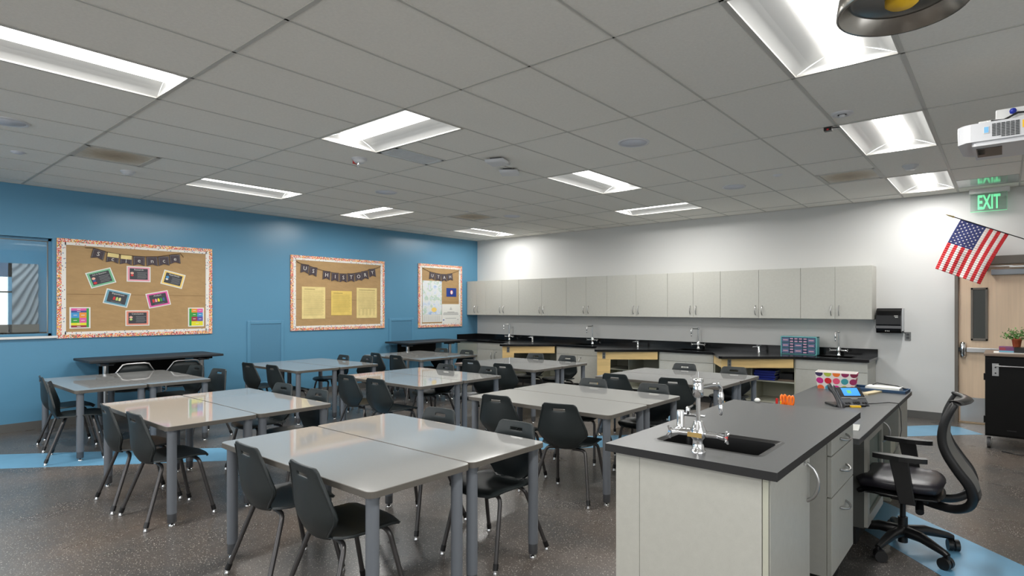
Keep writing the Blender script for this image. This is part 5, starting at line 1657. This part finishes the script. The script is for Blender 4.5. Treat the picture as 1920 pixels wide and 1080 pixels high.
# ================================================================ STUDENT TABLES
TH = .686
TL2, TW = .758, .302    # half length (x), half depth (y)
def rr(x0, x1, y0, y1, r, n=4):
    return rrect(x0, x1, y0, y1, r, n)
def build_table():
    t = thing('student_table', (0, 0, 0), '', 'table', 'grey student tables')
    p = MB()
    o = rrect(-TL2, TL2, -TW, TW, .035, 4); o1 = rrect(-TL2 + .0025, TL2 - .0025, -TW + .0025, TW - .0025, .033, 4)
    p.add([(x, y, TH) for x, y in o1], [tuple(range(len(o1)))], M_top)
    ring(p, o, o1, TH - .0025, TH, M_tedge)
    p.prism(o, TH - .030, TH - .0025, M_tedge)
    p.build('tabletop', t)
    for sx in (-1, 1):
        for sy in (-1, 1):
            x, y = sx * (TL2 - .055), sy * (TW - .05)
            p = MB(); p.lathe([(.030, .085), (.030, TH - .036)], M_tleg, 20, T(x, y, 0)); p.lathe([(.042, TH - .036), (.042, TH - .031)], M_tleg, 20, T(x, y, 0)); l = p.build('leg', t)
            p = MB(); p.lathe([(.0265, .024), (.028, .03), (.028, .085)], M_tfoot, 18, T(x, y, 0)); p.lathe([(.020, 0), (.020, .010), (.008, .012), (.008, .026)], M_chrome, 16, T(x, y, 0)); p.build('foot_glide', l)
    return t
TB = {}   # name: (x centre, y seam)
TB['front-row right'] = (6.375, -7.085)
TB['front-row middle'] = (4.13, -7.125)
TB['front-row left'] = (1.54, -7.05)
TB['middle-row left'] = (1.56, -4.85)
TB['middle-row middle'] = (3.90, -4.80)
TB['middle-row right'] = (6.23, -4.93)
TB['back-row left'] = (1.54, -2.86)
TB['back-row middle'] = (3.82, -2.90)
TB['back-row right'] = (6.28, -2.94)
proto = build_table()
first = True
for nme, (x, y) in TB.items():
    for s, w in ((-1, 'near half'), (1, 'far half')):
        o = proto if first else copy_tree(proto)
        first = False
        o.location = (x, y + s * (TW + .004), 0)
        o['label'] = 'grey student table forming the %s of the %s table pair' % (w, nme)

# ================================================================ STUDENT CHAIRS (local forward = +y)
def shell_grid(rows, ncol, hole=None):
    """rows: list of (halfwidth, y, z, dish, sideshape) ; returns verts, faces"""
    vs = []; fs = []
    for (w, y, z, dy, dz) in rows:
        for k in range(ncol + 1):
            u = -1 + 2 * k / ncol
            vs.append((u * w, y + dy * (u * u), z + dz * (u * u)))
    for i in range(len(rows) - 1):
        for k in range(ncol):
            if hole and hole(i, k): continue
            q = i * (ncol + 1) + k
            fs.append((q, q + 1, q + ncol + 2, q + ncol + 1))
    return vs, fs
def build_student_chair():
    t = thing('student_chair', (0, 0, 0), '', 'chair', 'charcoal student chairs')
    # backrest
    R = [(.095, -.160, .408, .03, .0), (.108, -.178, .425, .035, 0), (.150, -.198, .460, .045, 0), (.196, -.212, .502, .055, 0), (.212, -.216, .530, .058, 0), (.208, -.218, .56, .054, 0),
         (.186, -.220, .625, .038, 0), (.163, -.221, .685, .022, 0), (.156, -.2205, .703, .016, 0), (.150, -.2245, .722, .015, 0), (.143, -.229, .744, .013, 0), (.130, -.232, .757, .012, 0), (.118, -.2325, .762, .01, 0)]
    nc = 12
    vs, fs = shell_grid(R, nc, lambda i, k: i == 8 and 3 < k < 8)
    p = MB(); p.add(vs, fs, M_shell, True)
    bk = p.build('backrest', t)
    so = bk.modifiers.new('thickness', 'SOLIDIFY'); so.thickness = .012; so.offset = 0
    bv = bk.modifiers.new('bevel', 'BEVEL'); bv.width = .003; bv.segments = 2; bv.limit_method = 'ANGLE'
    # raised rim line on the rear face
    p = MB()
    rim = [(-w * .96, y - .004 + dy * .92, z) for (w, y, z, dy, dz) in R[1:-2]]
    rim2 = [(w * .96, y - .004 + dy * .92, z) for (w, y, z, dy, dz) in R[1:-2]]
    p.tube(rim, .0075, M_shell, 6); p.build('back_rim', bk)
    p = MB(); p.tube(rim2, .0075, M_shell, 6); p.build('back_rim', bk)
    # seat
    S = [(.095, -.162, .418, .03, .0), (.115, -.160, .418, .02, .012), (.150, -.150, .412, .0, .022), (.190, -.125, .412, .0, .024), (.207, -.08, .415, 0, .020), (.212, -.02, .420, 0, .016),
         (.212, .05, .428, 0, .012), (.208, .12, .434, 0, .006), (.200, .170, .433, -.008, .0), (.182, .205, .424, -.022, -.004), (.150, .225, .410, -.035, -.004)]
    vs, fs = shell_grid(S, nc)
    p = MB(); p.add(vs, [tuple(reversed(f)) for f in fs], M_shell, True)
    se = p.build('seat', t)
    so = se.modifiers.new('thickness', 'SOLIDIFY'); so.thickness = .012; so.offset = 0
    bv = se.modifiers.new('bevel', 'BEVEL'); bv.width = .003; bv.segments = 2; bv.limit_method = 'ANGLE'
    # legs
    def bend(P, n=5):
        out = [Vector(P[0])]
        for i in range(1, len(P) - 1):
            a, b_, c = Vector(P[i - 1]), Vector(P[i]), Vector(P[i + 1])
            r = .045
            s_ = b_ + (a - b_).normalized() * r; e = b_ + (c - b_).normalized() * r
            for k in range(n + 1):
                u = k / n
                out.append(s_ * (1 - u) ** 2 + b_ * 2 * u * (1 - u) + e * u * u)
        out.append(Vector(P[-1]))
        return out
    for s in (-1, 1):
        for path, foot in (([(s * .06, .115, .405), (s * .175, .125, .405), (s * .215, .210, .03)], (s * .215, .210)),
                           ([(s * .06, -.095, .396), (s * .165, -.10, .396), (s * .240, -.222, .03)], (s * .240, -.222))):
            p = MB(); p.tube(bend(path), .0125, M_cleg, 12); lg = p.build('leg', t)
            d_ = (Vector(path[2]) - Vector(path[1])).normalized(); e = Vector(path[2])
            p = MB(); p.tube([e - d_ * .03, e + d_ * .006], .0155, M_blackp, 12); p.lathe([(.014, 0), (.017, .004), (.011, .012), (.010, .026)], M_chrome, 14, T(foot[0] + d_.x * .012, foot[1] + d_.y * .012, 0)); p.build('glide', lg)
    return t
cproto = build_student_chair()
# (table, side N=back to camera / F=facing camera, seat, x of back top, y of back top, yaw deg)
CH = [('front-row right', 'N', 'left', 6.12, -7.77, -2), ('front-row right', 'N', 'right', 6.72, -7.78, -4), ('front-row right', 'F', 'left', 6.09, -6.38, 4), ('front-row right', 'F', 'right', 6.84, -6.40, 1),
      ('front-row middle', 'N', 'left', 4.02, -7.86, -3), ('front-row middle', 'N', 'right', 4.58, -7.84, 1), ('front-row middle', 'F', 'left', 3.88, -6.41, 4), ('front-row middle', 'F', 'right', 4.52, -6.42, 3),
      ('front-row left', 'N', 'left', 1.33, -7.74, -5), ('front-row left', 'N', 'right', 1.99, -7.80, -16), ('front-row left', 'F', 'left', 1.30, -6.22, 10), ('front-row left', 'F', 'right', 1.99, -6.23, 8),
      ('middle-row left', 'N', 'left', 1.48, -5.69, 3), ('middle-row left', 'N', 'right', 2.03, -5.64, 1), ('middle-row left', 'F', 'left', 1.38, -4.20, -2), ('middle-row left', 'F', 'right', 1.82, -4.08, -4),
      ('middle-row middle', 'N', 'left', 3.69, -5.64, 2), ('middle-row middle', 'N', 'right', 4.25, -5.66, 3), ('middle-row middle', 'F', 'left', 3.67, -4.18, 3), ('middle-row middle', 'F', 'right', 4.31, -4.05, -3),
      ('middle-row right', 'N', 'left', 5.97, -5.69, 6), ('middle-row right', 'N', 'right', 6.64, -5.70, 12), ('middle-row right', 'F', 'left', 5.99, -4.25, 8), ('middle-row right', 'F', 'right', 6.66, -4.22, 7),
      ('back-row left', 'N', 'left', 1.40, -3.67, -6), ('back-row left', 'N', 'right', 2.03, -3.75, 0), ('back-row left', 'F', 'left', 1.43, -2.29, 6), ('back-row left', 'F', 'right', 2.10, -2.31, 2),
      ('back-row middle', 'N', 'left', 3.46, -3.56, 5), ('back-row middle', 'N', 'right', 4.18, -3.68, 8), ('back-row middle', 'F', 'left', 3.47, -2.13, 7), ('back-row middle', 'F', 'right', 4.10, -2.13, 1),
      ('back-row right', 'N', 'left', 5.93, -3.76, 5), ('back-row right', 'N', 'right', 6.60, -3.71, 10), ('back-row right', 'F', 'left', 6.03, -2.19, 5), ('back-row right', 'F', 'right', 6.69, -2.22, 7)]
first = True
for tb, sd, st, bx_, by_, yw in CH:
    o = cproto if first else copy_tree(cproto)
    first = False
    a = math.radians(yw) + (0 if sd == 'N' else math.pi)
    # back-top point is at local (0,-.232)
    o.rotation_euler = (0, 0, a)
    off = RZ(a) @ Vector((0, -.228, 0))
    o.location = (bx_ - off.x, by_ - off.y, 0)
    o['label'] = 'charcoal student chair %s, %s seat at the %s table pair' % ('seen from behind' if sd == 'N' else 'facing the viewer', st, tb)

# tube-framed stacking chairs tucked at the black wall table (local forward = +y)
def build_tube_chair():
    t = thing('stacking_chair', (0, 0, 0), '', 'chair', 'silver tube-framed chairs by the wall')
    p = MB()
    R = [(.19, -.20, .50, .02, 0), (.205, -.215, .56, .03, 0), (.205, -.23, .64, .03, 0), (.18, -.245, .71, .03, 0), (.125, -.252, .765, .02, 0)]
    vs, fs = shell_grid(R, 10); p.add(vs, fs, M_shell, True); bk = p.build('backrest', t)
    so = bk.modifiers.new('thickness', 'SOLIDIFY'); so.thickness = .010
    p = MB(); p.tube([(-.215, -.19, .40), (-.218, -.205, .56), (-.212, -.22, .66), (-.14, -.25, .775), (-.10, -.254, .785), (.10, -.254, .785), (.14, -.25, .775), (.212, -.22, .66), (.218, -.205, .56), (.215, -.19, .40)], .011, M_steel, 10); p.build('back_frame', t)
    p = MB(); S = [(.19, -.18, .425, 0, .01), (.205, -.1, .415, 0, .015), (.21, .05, .42, 0, .012), (.205, .17, .43, 0, 0), (.18, .21, .42, 0, -.005)]
    vs, fs = shell_grid(S, 10); p.add(vs, [tuple(reversed(f)) for f in fs], M_shell, True); se = p.build('seat', t)
    so = se.modifiers.new('thickness', 'SOLIDIFY'); so.thickness = .010
    for s in (-1, 1):
        p = MB(); p.tube([(s * .215, -.19, .41), (s * .215, -.15, .400), (s * .215, .12, .400), (s * .218, .17, .385), (s * .222, .195, .33), (s * .232, .225, .012)], .011, M_steel, 10); lg = p.build('leg', t)
        p = MB(); p.lathe([(.015, 0), (.015, .015)], M_blackp, 12, T(s * .232, .225, 0)); p.build('foot', lg)
        p = MB(); p.tube([(s * .217, -.13, .398), (s * .222, -.155, .36), (s * .235, -.235, .012)], .011, M_steel, 10); lg = p.build('leg', t)
        p = MB(); p.lathe([(.015, 0), (.015, .015)], M_blackp, 12, T(s * .235, -.235, 0)); p.build('foot', lg)
    return t
tc1 = build_tube_chair(); tc1.location = (.50, -6.72, 0); tc1.rotation_euler = (0, 0, math.radians(90))
tc1['label'] = 'left silver tube-framed chair tucked under the black side table'
tc2 = copy_tree(tc1); tc2.location = (.48, -6.12, 0); tc2.rotation_euler = (0, 0, math.radians(84))
tc2['label'] = 'right silver tube-framed chair tucked under the black side table'
